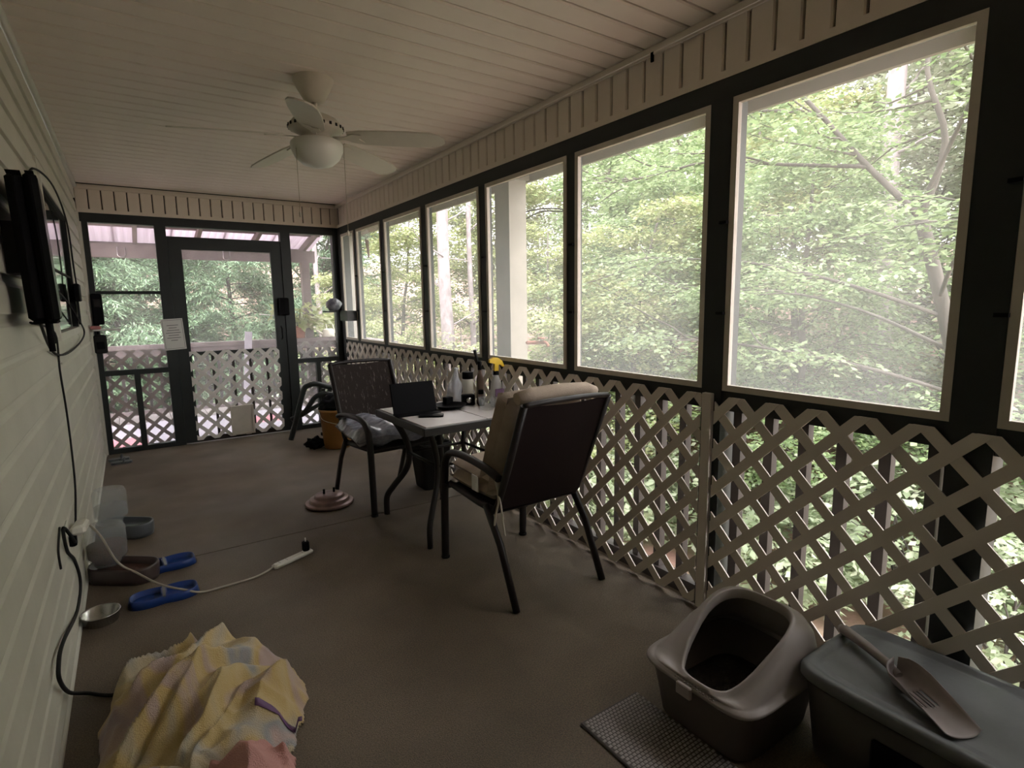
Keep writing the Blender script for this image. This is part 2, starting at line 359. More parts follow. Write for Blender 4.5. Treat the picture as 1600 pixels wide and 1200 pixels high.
# windows with cream frames and screens
def frame_mesh(y0, y1, z0, z1, x0, x1, t):
    return MB().box((x0, y0, z0), (x1, y1, z0 + t)).box((x0, y0, z1 - t), (x1, y1, z1)).box((x0, y0, z0 + t), (x1, y0 + t, z1 - t)).box((x0, y1 - t, z0 + t), (x1, y1, z1 - t))
wi = 0
for i in range(1, len(POSTS) - 1):
    y0, y1 = POSTS[i][1], POSTS[i + 1][0]; wi += 1
    if i == len(POSTS) - 2: pass
    wd = struct('window_%d' % wi, (W, (y0 + y1) / 2, 1.6))
    frame_mesh(y0 + .001, y1 - .001, SILL + .001, HO - .001, W - .010, W + .012, .026).build('window_frame', 'cream', wd)
    bx((W + .006, y0 + .02, SILL + .02), (W + .008, y1 - .02, HO - .02)).build('insect_screen', 'screen', wd)
    for zz in (1.35, 1.72):
        if i < 8: MB().box((W - .03, y1 - .004, zz - .006), (W - .0125, y1 + .030, zz + .006)).build('turn_button', 'black', wd)
# balusters: outside porch railing
bal = bx((-.019, -.019, 0), (.019, .019, SILL - .085 - .07)).mesh('baluster', 'darkb')
rl = thing('porch_railing', 'dark brown square balusters standing behind the cream lattice of the right side', 'railing', (W + .06, 2.4, .07))
y = YB + .1
while y < 6.45:
    if not any(p[0] - .03 < y < p[1] + .03 and p[2] > .08 for p in POSTS): piece('baluster', bal, rl, (W + .055, y, .07))
    y += .143
# ------------------------------------------------------------------ lattice
def clip_poly(poly, w_, h_):
    for ax, lim, sg in ((0, 0, 1), (0, w_, -1), (1, 0, 1), (1, h_, -1)):
        outp = []
        for i in range(len(poly)):
            p, q = poly[i], poly[(i + 1) % len(poly)]
            dp, dq = (p[ax] - lim) * sg, (q[ax] - lim) * sg
            if dp >= 0: outp.append(p)
            if (dp >= 0) != (dq >= 0):
                t = dp / (dp - dq); outp.append((p[0] + (q[0] - p[0]) * t, p[1] + (q[1] - p[1]) * t))
        poly = outp
        if len(poly) < 3: return None
    return poly
def lattice(parent, to3, nrm, w_, h_, s=.165, hw=.020, phase=0, mt='lattice', th=.006, name='lath'):
    k2 = hw * math.sqrt(2)
    for d in (1, -1):
        c0 = -h_ - s if d == 1 else -s
        kk = math.floor((c0 - phase) / s); 
        for k in range(int(kk) - 1, int(kk) + int((w_ + h_) / s) + 6):
            cc = phase + k * s
            # line: u = cc + d*v
            poly = [(cc - k2 - d * .5 * 0, 0), (cc + k2, 0), (cc + k2 + d * h_, h_), (cc - k2 + d * h_, h_)]
            pc = clip_poly(poly, w_, h_)
            if not pc: continue
            ar = abs(sum(pc[i][0] * pc[(i + 1) % len(pc)][1] - pc[(i + 1) % len(pc)][0] * pc[i][1] for i in range(len(pc)))) / 2
            if ar < .0008: continue
            off = Vector(nrm) * (0 if d == 1 else th)
            pts = [Vector(to3(u, v)) + off for u, v in pc]
            MB().poly(pts, Vector(nrm) * th, 0).build(name, mt, parent)
XL = W - .034
panels = [(-.92, 1.475, 'cream plastic lattice panel at the right, nearest the litter boxes', 1.371 + .92), (1.545, 3.93, 'cream plastic lattice panel behind the table and chairs', .04), (3.945, 6.42, 'cream plastic lattice panel farthest along the right side, behind the far chair', .05)]
for y0, y1, lb, ph in panels:
    t = thing('lattice_panel', lb, 'lattice', (XL, (y0 + y1) / 2, .012), 'lattice panels along the right side')
    lattice(t, lambda u, v, y0=y0: (XL + .014, y0 + u, .015 + v), (-1, 0, 0), y1 - y0, .985, phase=ph % .165)
t = bx((XL - .004, 1.487, .006), (XL + .02, 1.533, 1.006)).build('batten', 'lattice', None, bevel=.003)
tag(t, 'upright cream batten covering the joint of the two nearest lattice panels', 'batten')
for yy, zz in ((.58, .985), (1.33, .985), (2.0, .99)):
    pass

# ------------------------------------------------------------------ far wall and door
wf = struct('wall_far', (1.2, L, 0))
bx((0, L - .0, HO), (W, L + .09, HB)).build('header', 'dark', wf)
bx((0, L + .03, HB), (W, L + .09, H + .02)).build('fascia_backing', 'under', wf)
for x0, x1 in ((.03, .085), (.605, .70), (1.765, 1.865), (2.33, 2.41)):
    bx((x0, L - .01, 0), (x1, L + .085, HO)).build('post', 'dark', wf)
bx((.0, L - .012, 0), (.04, L + .085, HO)).build('jamb', 'trimw', wf)
bx((.085, L, .765), (.605, L + .07, .815)).build('rail', 'dark', wf)
bx((1.865, L, .765), (2.33, L + .07, .815)).build('rail', 'dark', wf)
bx((.085, L, 0), (.605, L + .07, .045)).build('sole_plate', 'dark', wf)
bx((1.865, L, 0), (2.33, L + .07, .045)).build('sole_plate', 'dark', wf)
bx((.315, L, .045), (.365, L + .06, .765)).build('mullion', 'dark', wf)
bx((2.07, L, .045), (2.115, L + .06, .765)).build('mullion', 'dark', wf)
bx((.085, L + .01, 1.545), (.605, L + .04, 1.575)).build('muntin', 'dark', wf)
bx((.085, L + .02, .05), (.605, L + .022, HO)).build('insect_screen', 'screen', wf)
bx((1.865, L + .02, .05), (2.33, L + .022, HO)).build('insect_screen', 'screen', wf)
tf = struct('trim_2', (1.2, L, HB))
fb = MB().loft([[(p[0] * 1.0, p[1], z) for p in fp] for z in (0, H - HB - .07)], smooth=False); fme2 = fb.mesh('fascia_board', 'fascia')
x = .06
while x < W + .0:
    piece('fascia_board', fme2, tf, (x, L, HB + .03)); x += .1005
bx((0, L - .008, HB - .002), (W, L + .02, HB + .03)).build('bottom_strip', 'fascia', tf)
bx((0, L - .02, H - .042), (W, L + .02, H - .001)).build('top_strip', 'fascia', tf)
dr = struct('door_1', (1.235, L, 0))
for x0, x1 in ((.702, .82), (1.655, 1.763)):
    bx((x0, L + .005, .01), (x1, L + .045, 2.11)).build('stile', 'dark', dr)
bx((.82, L + .005, 1.985), (1.655, L + .045, 2.11)).build('top_rail', 'dark', dr)
bx((.82, L + .005, .92), (1.655, L + .045, .955)).build('lock_rail', 'dark', dr)
bx((.82, L + .005, .01), (1.655, L + .045, .06)).build('bottom_rail', 'darkb', dr)
for x0 in (1.0, 1.19, 1.36, 1.53):
    bx((x0, L + .02, .06), (x0 + .025, L + .045, .92)).build('door_baluster', 'darkb', dr)
bx((.82, L + .026, .06), (1.655, L + .028, 1.985)).build('insect_screen', 'screen', dr)
ln = MB(); ln.cbox((1.70, L - .06, 1.31), (1.80, L - .012, 1.50), .008).build('latch_box', 'black', dr)
hd = MB().tube([(1.70, L - .05, 1.05), (1.70, L - .09, 1.07), (1.70, L - .09, 1.17), (1.70, L - .05, 1.19)], .008).build('door_handle', 'black', dr)
t = thing('lattice_panel', 'white scalloped lattice panel on the lower half of the screen door', 'lattice', (1.22, L - .01, .02))
lattice(t, lambda u, v: (.80 + u, L + .001, .03 + v), (0, -1, 0), .87, .93, s=.1555, hw=.0185, phase=.03, mt='latticew')
t = thing('lattice_panel', 'brownish backlit lattice panel outside the narrow bay left of the door', 'lattice', (.34, L + .09, .0))
lattice(t, lambda u, v: (.06 + u, L + .10, .02 + v), (0, -1, 0), .57, .98, s=.145, hw=.017, phase=.02, mt='lattice_backlit')
t = thing('lattice_panel', 'pale lattice panel outside the narrow bay right of the door', 'lattice', (2.1, L + .09, .0))
lattice(t, lambda u, v: (1.84 + u, L + .10, .02 + v), (0, -1, 0), .52, .98, s=.150, hw=.0175, phase=.07, mt='latticew')
t = thing('pet_door', 'cream square pet flap low on the door lattice', 'pet door', (1.245, L - .01, .04))
frame = MB().box((1.13, L - .035, .04), (1.36, L - .012, .06)).box((1.13, L - .035, .335), (1.36, L - .012, .355)).box((1.13, L - .035, .06), (1.15, L - .012, .335)).box((1.34, L - .035, .06), (1.36, L - .012, .335))
frame.build('flap_frame', 'cream', t); bx((1.15, L - .026, .06), (1.34, L - .018, .335)).build('flap', 'cream', t)
t = thing('notice', 'white paper notice with lines of print taped to the post left of the door', 'notice', (.68, L - .02, .99))
NP = Matrix.Translation((.68, L - .018, 1.145)) @ Matrix.Rotation(-.05, 4, 'Y')
bx((-.095, -.002, -.155), (.095, .0, .155), NP).build('sheet', 'paper', t)
for k, wk in enumerate((.05, .035, .055, .065, .045, .06, .03)):
    zz = .09 - k * .025
    bx((-wk, -.0035, zz - .003), (wk, -.002, zz + .003), NP).build('printed_line', 'ink', t)
frame = MB().box((-.085, -.0035, .140), (.085, -.002, .143), NP).box((-.085, -.0035, -.143), (.085, -.002, -.140), NP).box((-.085, -.0035, -.14), (-.082, -.002, .14), NP).box((.082, -.0035, -.14), (.085, -.002, .14), NP)
frame.build('printed_border', 'ink', t)
# things hung on the far left post
t = thing('wall_box', 'tall black box hung on the far left corner post above the small ledge', 'box', (.10, L - .04, 1.26))
MB().cbox((.045, L - .07, 1.26), (.13, L - .012, 1.55), .01).build('casing', 'black', t); MB().cbox((.06, L - .09, 1.42), (.115, L - .07, 1.50), .006).build('lid', 'black2', t)
t = thing('ledge', 'small white ledge sticking out from the far left corner post', 'shelf', (.15, L - .06, 1.2))
bx((.04, L - .15, 1.205), (.25, L - .012, 1.22)).build('board', 'paper', t); bx((.06, L - .03, 1.17), (.075, L - .012, 1.205)).build('bracket', 'black', t)
t = MB().cbox((.02, L - .16, 1.221), (.10, L - .05, 1.25), .006).build('sponge', 'pinkp'); tag(t, 'pink sponge lying on the small white ledge at the far left corner', 'sponge')
t = thing('wall_holder', 'black holder fixed under the small white ledge at the far left corner', 'holder', (.08, L - .04, .98))
MB().cbox((.03, L - .075, .99), (.13, L - .012, 1.165), .012).build('casing', 'black2', t); MB().cbox((.05, L - .085, 1.03), (.11, L - .075, 1.10), .004).build('hatch', 'black', t)
# ------------------------------------------------------------------ corner bracket shelf (far right)
t = thing('corner_shelf', 'small grey-green shelf board fixed in the far right corner', 'shelf', (2.3, 6.4, 1.2))
bx((2.14, 6.28, 1.335), (2.38, 6.47, 1.35)).build('board', 'rim', t); bx((2.28, 6.05, 1.24), (2.385, 6.30, 1.35)).build('bracket', 'rim', t)
mb = MB(); rings = []
for i in range(9):
    v = i / 8; r = .085 * math.sin(PI * (.12 + .80 * v)) ** .6
    rings.append([(2.24 + r * math.cos(q * PI / 8) * (1 + .25 * noise.noise((q * .9, v * 3, 1))), 6.38 + .8 * r * math.sin(q * PI / 8), 1.352 + v * .135 + .01 * noise.noise((q * .7, v * 2, 5))) for q in range(16)])
mb.loft(rings); o = mb.build('plastic_bundle', 'wrap'); tag(o, 'crumpled grey plastic bundle on the far right corner shelf', 'bundle')

# ------------------------------------------------------------------ ceiling fan
t = thing('ceiling_fan', 'cream ceiling fan with five blades and a frosted bowl light', 'ceiling fan', (1.2, 3.05, H))
MB().lathe([(.001, 2.43), (.028, 2.42), (.048, 2.43), (.082, 2.49), (.098, 2.525), (.098, H)], (1.2, 3.05, 0)).build('canopy', 'fan', t)
MB().tube([(1.2, 3.05, 2.36), (1.2, 3.05, 2.44)], .014, 12).build('downrod', 'fan', t)
mo = MB().lathe([(.02, 2.375), (.05, 2.372), (.105, 2.345), (.135, 2.31), (.135, 2.295), (.115, 2.285), (.075, 2.27), (.07, 2.24), (.10, 2.235)], (1.2, 3.05, 0)).build('motor_housing', 'fan', t)
sl = MB()
for k in range(24):
    q = k * PI / 12; m_ = Matrix.Translation((1.2, 3.05, 2.302)) @ Matrix.Rotation(q, 4, 'Z')
    sl.box((.13, -.006, -.006), (.138, .006, .008), m_)
sl.build('vent_slots', 'black2', mo)['kind'] = 'stuff'
MB().lathe([(.118, 2.238), (.130, 2.225), (.128, 2.195), (.11, 2.155), (.075, 2.125), (.035, 2.112), (.001, 2.108)], (1.2, 3.05, 0)).build('light_bowl', 'globe', t)
for dx, z_ in ((-.115, 1.88), (.125, 1.80)):
    ch = MB().tube([(1.2 + dx, 3.05 - .04, 2.235), (1.2 + dx, 3.05 - .04, z_)], .0016, 5).build('pull_chain', 'chain', t)
    MB().lathe([(.001, z_ - .03), (.005, z_ - .028), (.006, z_ - .01), (.002, z_)], (1.2 + dx, 3.01, 0), 10).build('chain_pull', 'fan', ch)
for k in range(5):
    q = math.radians(33 + 72 * k); R_ = Matrix.Translation((1.2, 3.05, 2.262)) @ Matrix.Rotation(q, 4, 'Z') @ Matrix.Rotation(.07, 4, 'Y') @ Matrix.Rotation(math.radians(-14), 4, 'X')
    pts = []
    for s_, hw in ((.17, .045), (.24, .062), (.35, .068), (.50, .070), (.60, .064), (.645, .048), (.665, .020)): pts.append((s_, hw))
    out_ = [(s_, -h_, 0) for s_, h_ in pts] + [(s_, h_, 0) for s_, h_ in reversed(pts)]
    mb = MB(); mb.loft([[Vector(p) for p in out_], [Vector((p[0], p[1], .007)) for p in out_]], smooth=False, m=R_); bl_ = mb.build('blade', 'fan', t)
    mb = MB(); ir = [(.09, -.012), (.15, -.014), (.20, -.04), (.245, -.035), (.225, 0), (.245, .035), (.20, .04), (.15, .014), (.09, .012)]
    mb.loft([[Vector((p[0], p[1], -.006)) for p in ir], [Vector((p[0], p[1], -.001)) for p in ir]], smooth=False, m=R_); mb.build('blade_iron', 'fan', bl_)

# ------------------------------------------------------------------ television
t = thing('television', 'black television on the left wall, seen edge on', 'television', (.0, 2.42, 1.58))
TM = Matrix.Translation((.098, 2.50, 1.585)) @ Matrix.Rotation(.06, 4, 'Z') @ Matrix.Rotation(-.03, 4, 'Y')
MB().cbox((-.012, -.19, -.225), (.022, .19, .245), .014, TM).build('screen_casing', 'black', t)
bx((.0225, -.175, -.205), (.0235, .175, .225), TM).build('display', 'screenb', t)
MB().cbox((-.056, -.19, -.225), (-.0125, .19, .245), .02, TM).build('back_cover', 'black', t)
MB().box((.018, 2.36, 1.52), (.05, 2.50, 1.68)).build('wall_mount', 'black2', t)
for q, ln_ in ((-.15, .09), (-.04, .07)):
    MB().tube([TM @ Vector((-.01, q, -.21)), TM @ Vector((-.01, q - .01, -.225 - ln_))], .009, 8).build('stand_foot', 'black', t)
o = MB().tube(smooth_path([(.06, 2.66, 1.80), (.032, 3.3, 2.02), (.034, 4.2, 2.10), (.038, 4.85, 1.98), (.038, 4.97, 1.7), (.042, 4.96, 1.575)]), .005, 6).build('antenna_cable', 'black2')
tag(o, 'thin black cable arching from the television over the wall window to the small adapter', 'cable')
t = thing('adapter', 'small black adapter clipped beside the wall window behind the television', 'adapter', (.03, 4.95, 1.5))
MB().cbox((.027, 4.86, 1.46), (.06, 5.02, 1.58), .006).build('body', 'black', t); MB().box((.027, 5.02, 1.30), (.04, 5.045, 1.50)).build('flat_lead', 'black2', t)
o = MB().tube(smooth_path([(.06, 2.69, 1.48), (.036, 3.8, 1.484), (.035, 4.6, 1.38), (.035, 5.3, 1.25), (.035, 4.9, 1.19), (.028, 3.88, 1.17), (.028, 3.2, 1.22), (.05, 2.66, 1.37)]), .0055, 6).build('coaxial_cable', 'black2')
tag(o, 'black cable hanging in a wide loop under the television', 'cable')
# outlet, plugs, cords
t = thing('wall_outlet', 'white wall outlet low on the left wall with plugs in it', 'outlet', (.02, 2.95, .45))
MB().cbox((.014, 2.90, .39), (.024, 2.98, .51), .003).build('cover_plate', 'whitep', t); MB().cbox((.022, 2.92, .405), (.05, 2.965, .45), .005).build('plug', 'black', t)
t = thing('plug_adapter', 'white multi-way plug sticking out of the outlet on the left wall', 'plug', (.05, 2.95, .48))
PM = Matrix.Translation((.055, 2.98, .462)) @ Matrix.Rotation(-.18, 4, 'X')
MB().cbox((-.025, -.06, -.02), (.03, .17, .02), .01, PM).build('body', 'whitep', t)
MB().cbox((-.012, .17, -.012), (.014, .20, .012), .005, PM).build('cord_grip', 'whitep', t)
o = MB().tube(smooth_path([(.03, 2.62, 1.36), (.021, 3.46, 1.295), (.021, 3.467, 1.11), (.021, 3.527, .912), (.021, 3.532, .714), (.021, 3.479, .527), (.021, 3.30, .40), (.045, 2.95, .425)]), .0045, 6).build('power_cord', 'black2')
tag(o, 'thin black cord running down the left wall from television to outlet', 'cord')
o = MB().tube(smooth_path([(.045, 2.93, .42), (.03, 2.75, .55), (.022, 2.85, .42), (.022, 3.05, .30), (.022, 3.16, .15), (.022, 2.9, .126), (.03, 2.35, .27), (.035, 2.17, .29), (.034, 2.16, .235), (.03, 2.36, .075), (.07, 2.43, .012), (.153, 2.367, .008), (.30, 2.33, .008)]), .0065, 7).build('appliance_cord', 'black2')
tag(o, 'thick black cord looping from the outlet down onto the carpet by the blanket', 'cord')
o = MB().tube(smooth_path([(.022, 2.72, .563), (.022, 2.64, .53), (.022, 2.6, .50), (.022, 2.611, .436)]), .004, 6).build('loose_cord', 'black2')
tag(o, 'short dark cord end dangling on the left wall beside the outlet', 'cord')
t = thing('extension_cord', 'ivory extension cord lying from the outlet across the brown carpet', 'cord', (.3, 3.1, 0))
MB().tube(smooth_path([(.07, 3.17, .43), (.11, 3.30, .30), (.16, 3.36, .13), (.235, 3.30, .075), (.324, 3.13, .06), (.427, 3.04, .035), (.50, 3.03, .006), (.595, 3.03, .006), (.747, 3.044, .006), (.845, 3.095, .012)]), .0055, 7).build('lead', 'cordw', t)
SM = Matrix.Translation((.955, 3.14, 0)) @ Matrix.Rotation(.42, 4, 'Z')
so = MB().cbox((-.125, -.022, 0), (.125, .022, .024), .008, SM).build('socket_block', 'whitep', t)
for q in (-.085, -.04, .06, .10):
    bx((q - .002, -.008, .0238), (q + .002, -.003, .0245), SM).box((q - .002, .003, .0238), (q + .002, .008, .0245), SM).build('socket_slots', 'ink', so)
t = thing('usb_charger', 'small black charger plugged into the ivory extension cord', 'charger', (1.03, 3.175, .024))
MB().cbox((-.018, -.018, 0), (.018, .018, .055), .005, Matrix.Translation((1.035, 3.175, .0245))).build('body', 'black', t)
MB().tube([(1.035, 3.175, .079), (1.035, 3.175, .10)], .004, 8).build('cord_tip', 'whitep', t)

# ------------------------------------------------------------------ patio chairs
def chair(name, label, loc, rz, back_m, seat_m, group):
    t = thing(name, label, 'chair', loc, group, rz)
    K = dict(world=False)
    for s in (-1, 1):
        x = s * .265
        MB().tube(smooth_path([(x, .35, .0), (x, .34, .30), (x, .325, .52), (x, .30, .585), (x, .24, .625), (x, .10, .638), (x, -.10, .625), (x, -.22, .60)], 4), .0225, 10, flat=.8).build('arm_and_front_leg', 'tube', t, **K)
        MB().tube([(x, -.10, .44), (x, -.22, .28), (x, -.35, .0)], .0205, 10, flat=.8).build('rear_leg', 'tube', t, **K)
        MB().tube([(s * .245, .30, .44), (s * .245, .0, .42), (s * .245, -.15, .42), (s * .245, -.18, .46), (s * .245, -.40, .965)], .0175, 8).build('side_rail', 'tube', t, **K)
        MB().lathe([(.0, 0), (.024, 0), (.024, .012), (.022, .014)], (x, .35, 0), 10).build('foot_cap', 'black2', t, **K)
        MB().tube([(x, .32, .44), (s * .245, .28, .44)], .010, 6).build('bracket', 'tube', t, **K)
    MB().tube(smooth_path([(-.245, -.40, .965), (-.12, -.412, .975), (.12, -.412, .975), (.245, -.40, .965)], 4), .013, 8).build('top_rail', 'tube', t, **K)
    MB().tube([(-.262, -.12, .40), (.262, -.12, .40)], .009, 8).build('stretcher', 'tube', t, **K)
    MB().tube([(-.262, .30, .425), (.262, .30, .425)], .011, 8).build('front_rail', 'tube', t, **K)
    def sheet(f, nu=12, nv=10, th=.004):
        vs = [f(i / nu, j / nv) for j in range(nv + 1) for i in range(nu + 1)]; o2 = [Vector(v) + Vector((0, -.5 * th, -th)) for v in vs]
        n_ = (nu + 1) * (nv + 1); fs = []
        for j in range(nv):
            for i in range(nu):
                q = j * (nu + 1) + i; fs += [(q, q + 1, q + nu + 2, q + nu + 1), (n_ + q, n_ + q + nu + 1, n_ + q + nu + 2, n_ + q + 1)]
        return MB().add(list(vs) + o2, fs, True)
    def bk(u, v):
        x = (u - .5) * .48; sag = .03 * math.sin(PI * u) * (.4 + .6 * math.sin(PI * v))
        return Vector((x, -.185 - v * .215 - sag, .44 + v * .525 - .012 * math.sin(PI * u) * (1 if v > .95 else 0)))
    def st(u, v):
        x = (u - .5) * .48; sag = .025 * math.sin(PI * u) * math.sin(PI * v)
        return Vector((x, .30 - v * .46, .44 - v * .02 - sag))
    sheet(bk).build('backrest', back_m, t, **K); sheet(st).build('seat', seat_m, t, **K)
    return t
def pillow(w_, d_, h_, m_, puff=.35, nu=14, nv=14, wr=0, seed=0):
    mb = MB(); vs = []; fs = []
    for side in (1, -1):
        for j in range(nv + 1):
            for i in range(nu + 1):
                u, v = i / nu * 2 - 1, j / nv * 2 - 1
                e = (1 - abs(u) ** 6) * (1 - abs(v) ** 6); zz = side * h_ / 2 * (max(0, e) ** puff)
                k = 1 - .03 * (abs(u * v))
                p = Vector((u * w_ / 2 * k, v * d_ / 2 * k, zz))
                if wr: p += Vector((0, 0, wr * noise.noise(p * 9 + Vector((seed, 0, 0))))) 
                vs.append(m_ @ p)
    n_ = (nu + 1) * (nv + 1)
    for j in range(nv):
        for i in range(nu):
            q = j * (nu + 1) + i; fs += [(q, q + 1, q + nu + 2, q + nu + 1), (n_ + q, n_ + q + nu + 1, n_ + q + nu + 2, n_ + q + 1)]
    return mb.add(vs, fs, True)
GC = 'patio chairs at the table'
chair('patio_chair', 'brown sling patio chair seen from behind on the near side of the table', (1.932, 2.325, 0), 0, 'sling', 'sling', GC)
chair('patio_chair', 'patio chair with speckled worn back facing the table from its far side', (1.81, 3.87, 0), PI + .06, 'slingw', 'sling', GC)
# beige cushion on near chair
t = thing('chair_cushion', 'thick beige folded cushion covering seat and back of the near chair', 'cushion', (1.93, 2.3, .45))
o = Vector((1.932, 2.325, 0)); tilt = math.atan2(.215, .525)
BM = Matrix.Translation(o + Vector((0, -.215, .715))) @ Matrix.Rotation(tilt, 4, 'X') @ Matrix.Rotation(PI / 2, 4, 'X')
pillow(.47, .56, .075, Matrix.Translation(Vector((0, .07, .012))) @ BM, .14).build('back_pad', 'cushion', t)
pillow(.46, .54, .075, Matrix.Translation(Vector((-.005, .145, .035))) @ BM, .14, wr=.008).build('back_pad', 'cushion', t)
MB().tube([(1.70, 2.00, .985), (1.78, 2.0, .995), (1.95, 2.0, .998), (2.10, 2.0, .99), (2.16, 2.0, .975)], [.028, .036, .036, .036, .026], 12).build('top_roll', 'cushion', t)
pillow(.47, .44, .075, Matrix.Translation(o + Vector((0, .12, .475))), .14).build('seat_pad', 'cushion', t)
pillow(.46, .43, .07, Matrix.Translation(o + Vector((0, .125, .545))), .16, wr=.008).build('seat_pad', 'cushion', t)
MB().tube(smooth_path([(1.685, 2.16, .60), (1.672, 2.12, .50), (1.668, 2.14, .42), (1.66, 2.15, .33)]), .005, 6).build('tie_string', 'cordw', t)
MB().tube(smooth_path([(1.685, 2.17, .58), (1.67, 2.10, .48), (1.668, 2.08, .40), (1.665, 2.06, .34)]), .005, 6).build('tie_string', 'cordw', t)
bx((1.684, 2.33, .47), (1.688, 2.39, .55), None).build('care_tag', 'paper', t)
# plastic wrapped cushion on far chair
t = pillow(.62, .50, .14, Matrix.Translation((1.79, 3.80, .53)) @ Matrix.Rotation(.04, 4, 'X'), .4, 22, 22, wr=.035, seed=3).build('wrapped_cushion', 'wrap')
tag(t, 'puffy cushion wrapped in shiny grey plastic on the seat of the far chair', 'cushion')

# ------------------------------------------------------------------ table
t = thing('patio_table', 'square patio table with tiled top and curved dark metal legs', 'table', (2.0, 3.16, 0))
x0, x1, y0, y1 = 1.62, 2.34, 2.79, 3.54
MB().box((x0, y0, .672), (x1, y0 + .02, .719)).box((x0, y1 - .02, .672), (x1, y1, .719)).box((x0, y0 + .02, .672), (x0 + .02, y1 - .02, .719)).box((x1 - .02, y0 + .02, .672), (x1, y1 - .02, .719)).build('rim', 'rim', t, bevel=.004)
xm = (x0 + x1) / 2 - .0; ym = (y0 + y1) / 2
for ax, bx_ in ((x0 + .02, xm + .06), (xm + .065, x1 - .02)):
    MB().cbox((ax + .001, y0 + .021, .705), (bx_ - .001, y1 - .021, .7235), .0015).build('tile', 'tile', t)
bx((x0 + .02, y0 + .02, .690), (x1 - .02, y1 - .02, .704)).build('tray', 'rim', t)
for sx_, sy_ in ((-1, -1), (-1, 1), (1, -1), (1, 1)):
    cx_, cy_ = (x0 + x1) / 2, (y0 + y1) / 2; fx, fy = cx_ + sx_ * .33, cy_ + sy_ * .30
    def q(k, z): return (cx_ + sx_ * .33 * k, cy_ + sy_ * .33 * k, z)
    MB().tube(smooth_path([q(.92, .695), q(.78, .62), q(.66, .52), q(.62, .43), q(.68, .32), q(.88, .20), q(.99, .12), q(1.0, .0)], 5), .021, 10, flat=.8).build('leg', 'tube', t)
r_ = [(cx_ - .21, cy_ - .21), (cx_ + .21, cy_ - .21), (cx_ + .21, cy_ + .21), (cx_ - .21, cy_ + .21)]
for k in range(4):
    p_, q_ = r_[k], r_[(k + 1) % 4]; MB().tube([(*p_, .44), (*q_, .44)], .010, 8).build('brace', 'tube', t)

# things on the table
Z = .7245
t = thing('tablet', 'black tablet standing in a folio case at the left corner of the table', 'tablet', (1.76, 3.22, Z))
TB = Matrix.Translation((1.765, 3.22, Z)) @ Matrix.Rotation(-.04, 4, 'Z')
MB().cbox((-.145, -.004, .0), (.145, .006, .20), .004, TB @ Matrix.Rotation(-.28, 4, 'X')).build('tablet_case', 'black', t)
bx((-.135, .0062, .012), (.135, .0072, .19), TB @ Matrix.Rotation(-.28, 4, 'X')).build('display', 'screenb', t)
MB().cbox((-.145, -.075, .0), (.145, .02, .006), .002, TB).build('case_flap', 'black', t)
bx((-.10, -.07, .006), (.10, -.066, .10), TB @ Matrix.Rotation(-.0, 4, 'X')).build('case_prop', 'black', t) if False else None
t = thing('phone', 'black phone lying at the table edge in front of the tablet', 'phone', (1.80, 3.06, Z))
MB().cbox((-.075, -.036, 0), (.075, .036, .010), .003, Matrix.Translation((1.80, 3.07, Z)) @ Matrix.Rotation(-.5, 4, 'Z')).build('body', 'black', t)
bx((-.070, -.032, .010), (.070, .032, .0105), Matrix.Translation((1.80, 3.07, Z)) @ Matrix.Rotation(-.5, 4, 'Z')).build('display', 'screenb', t)
t = thing('plate', 'round black plate on the table beside the tablet', 'plate', (2.02, 3.24, Z))
MB().lathe([(.0, .002), (.06, 0), (.075, .004), (.105, .020), (.110, .026), (.104, .024), (.075, .010), (.0, .008)], (2.02, 3.24, Z), 32).build('dish', 'black', t)
def small_box(name, lb, cat, x, y, w_, d_, h_, mt, face=None, rz=0, group=None):
    t = thing(name, lb, cat, (x, y, Z), group); m_ = Matrix.Translation((x, y, Z)) @ Matrix.Rotation(rz, 4, 'Z')
    MB().cbox((-w_ / 2, -d_ / 2, 0), (w_ / 2, d_ / 2, h_), .004, m_).build('case', mt, t)
    if face: MB().lathe([(0, 0), (.019, 0), (.019, .004), (0, .004)], n=20, m=m_ @ Matrix.Translation((0, -d_ / 2, h_ / 2)) @ Matrix.Rotation(PI / 2, 4, 'X')).build('dial', face, t)
    return t
small_box('small_box', 'small black open box on the table behind the black plate', 'box', 2.055, 3.335, .06, .045, .06, 'black', None, .15)
small_box('alarm_clock', 'small black box clock with a pale round dial beside the plate', 'clock', 2.175, 3.27, .085, .05, .072, 'black', 'steel', -.25)
t = small_box('cardboard_box', 'low brown carton against the lattice at the back of the table', 'box', 1.98, 3.48, .10, .05, .05, 'brownp', None, .0)
def bottle(name, lb, cat, x, y, prof, mt, cap=None, capm='black', z=Z, extra=None):
    t = thing(name, lb, cat, (x, y, z)); MB().lathe(prof, (x, y, z), 24, cap0=True).build('body', mt, t)
    if cap: MB().lathe(cap, (x, y, z), 20, cap1=True).build('cap', capm, t)
    return t
bottle('jar', 'white jar with a wide black lid on the table beside the plastic bag', 'jar', 2.25, 3.40, [(.036, 0), (.038, .01), (.038, .15), (.034, .165)], 'whitep', [(.037, .160), (.039, .165), (.039, .205), (.035, .208)])
t = bottle('brown_bottle', 'slim dark brown bottle between the white jar and the spray bottle', 'bottle', 2.26, 3.25, [(.024, 0), (.026, .02), (.026, .17), (.012, .22), (.012, .24)], 'brownp', [(.014, .235), (.014, .29), (.010, .295)])
MB().tube([(2.25, 3.26, Z + .29), (2.235, 3.27, Z + .37)], [.008, .012], 8).build('nozzle', 'black2', t)
bottle('small_bottle', 'little pale bottle with black cap in front of the white jar', 'bottle', 2.235, 3.20, [(.022, 0), (.024, .01), (.024, .07), (.014, .08)], 'brownp', [(.018, .078), (.018, .105), (.015, .107)])
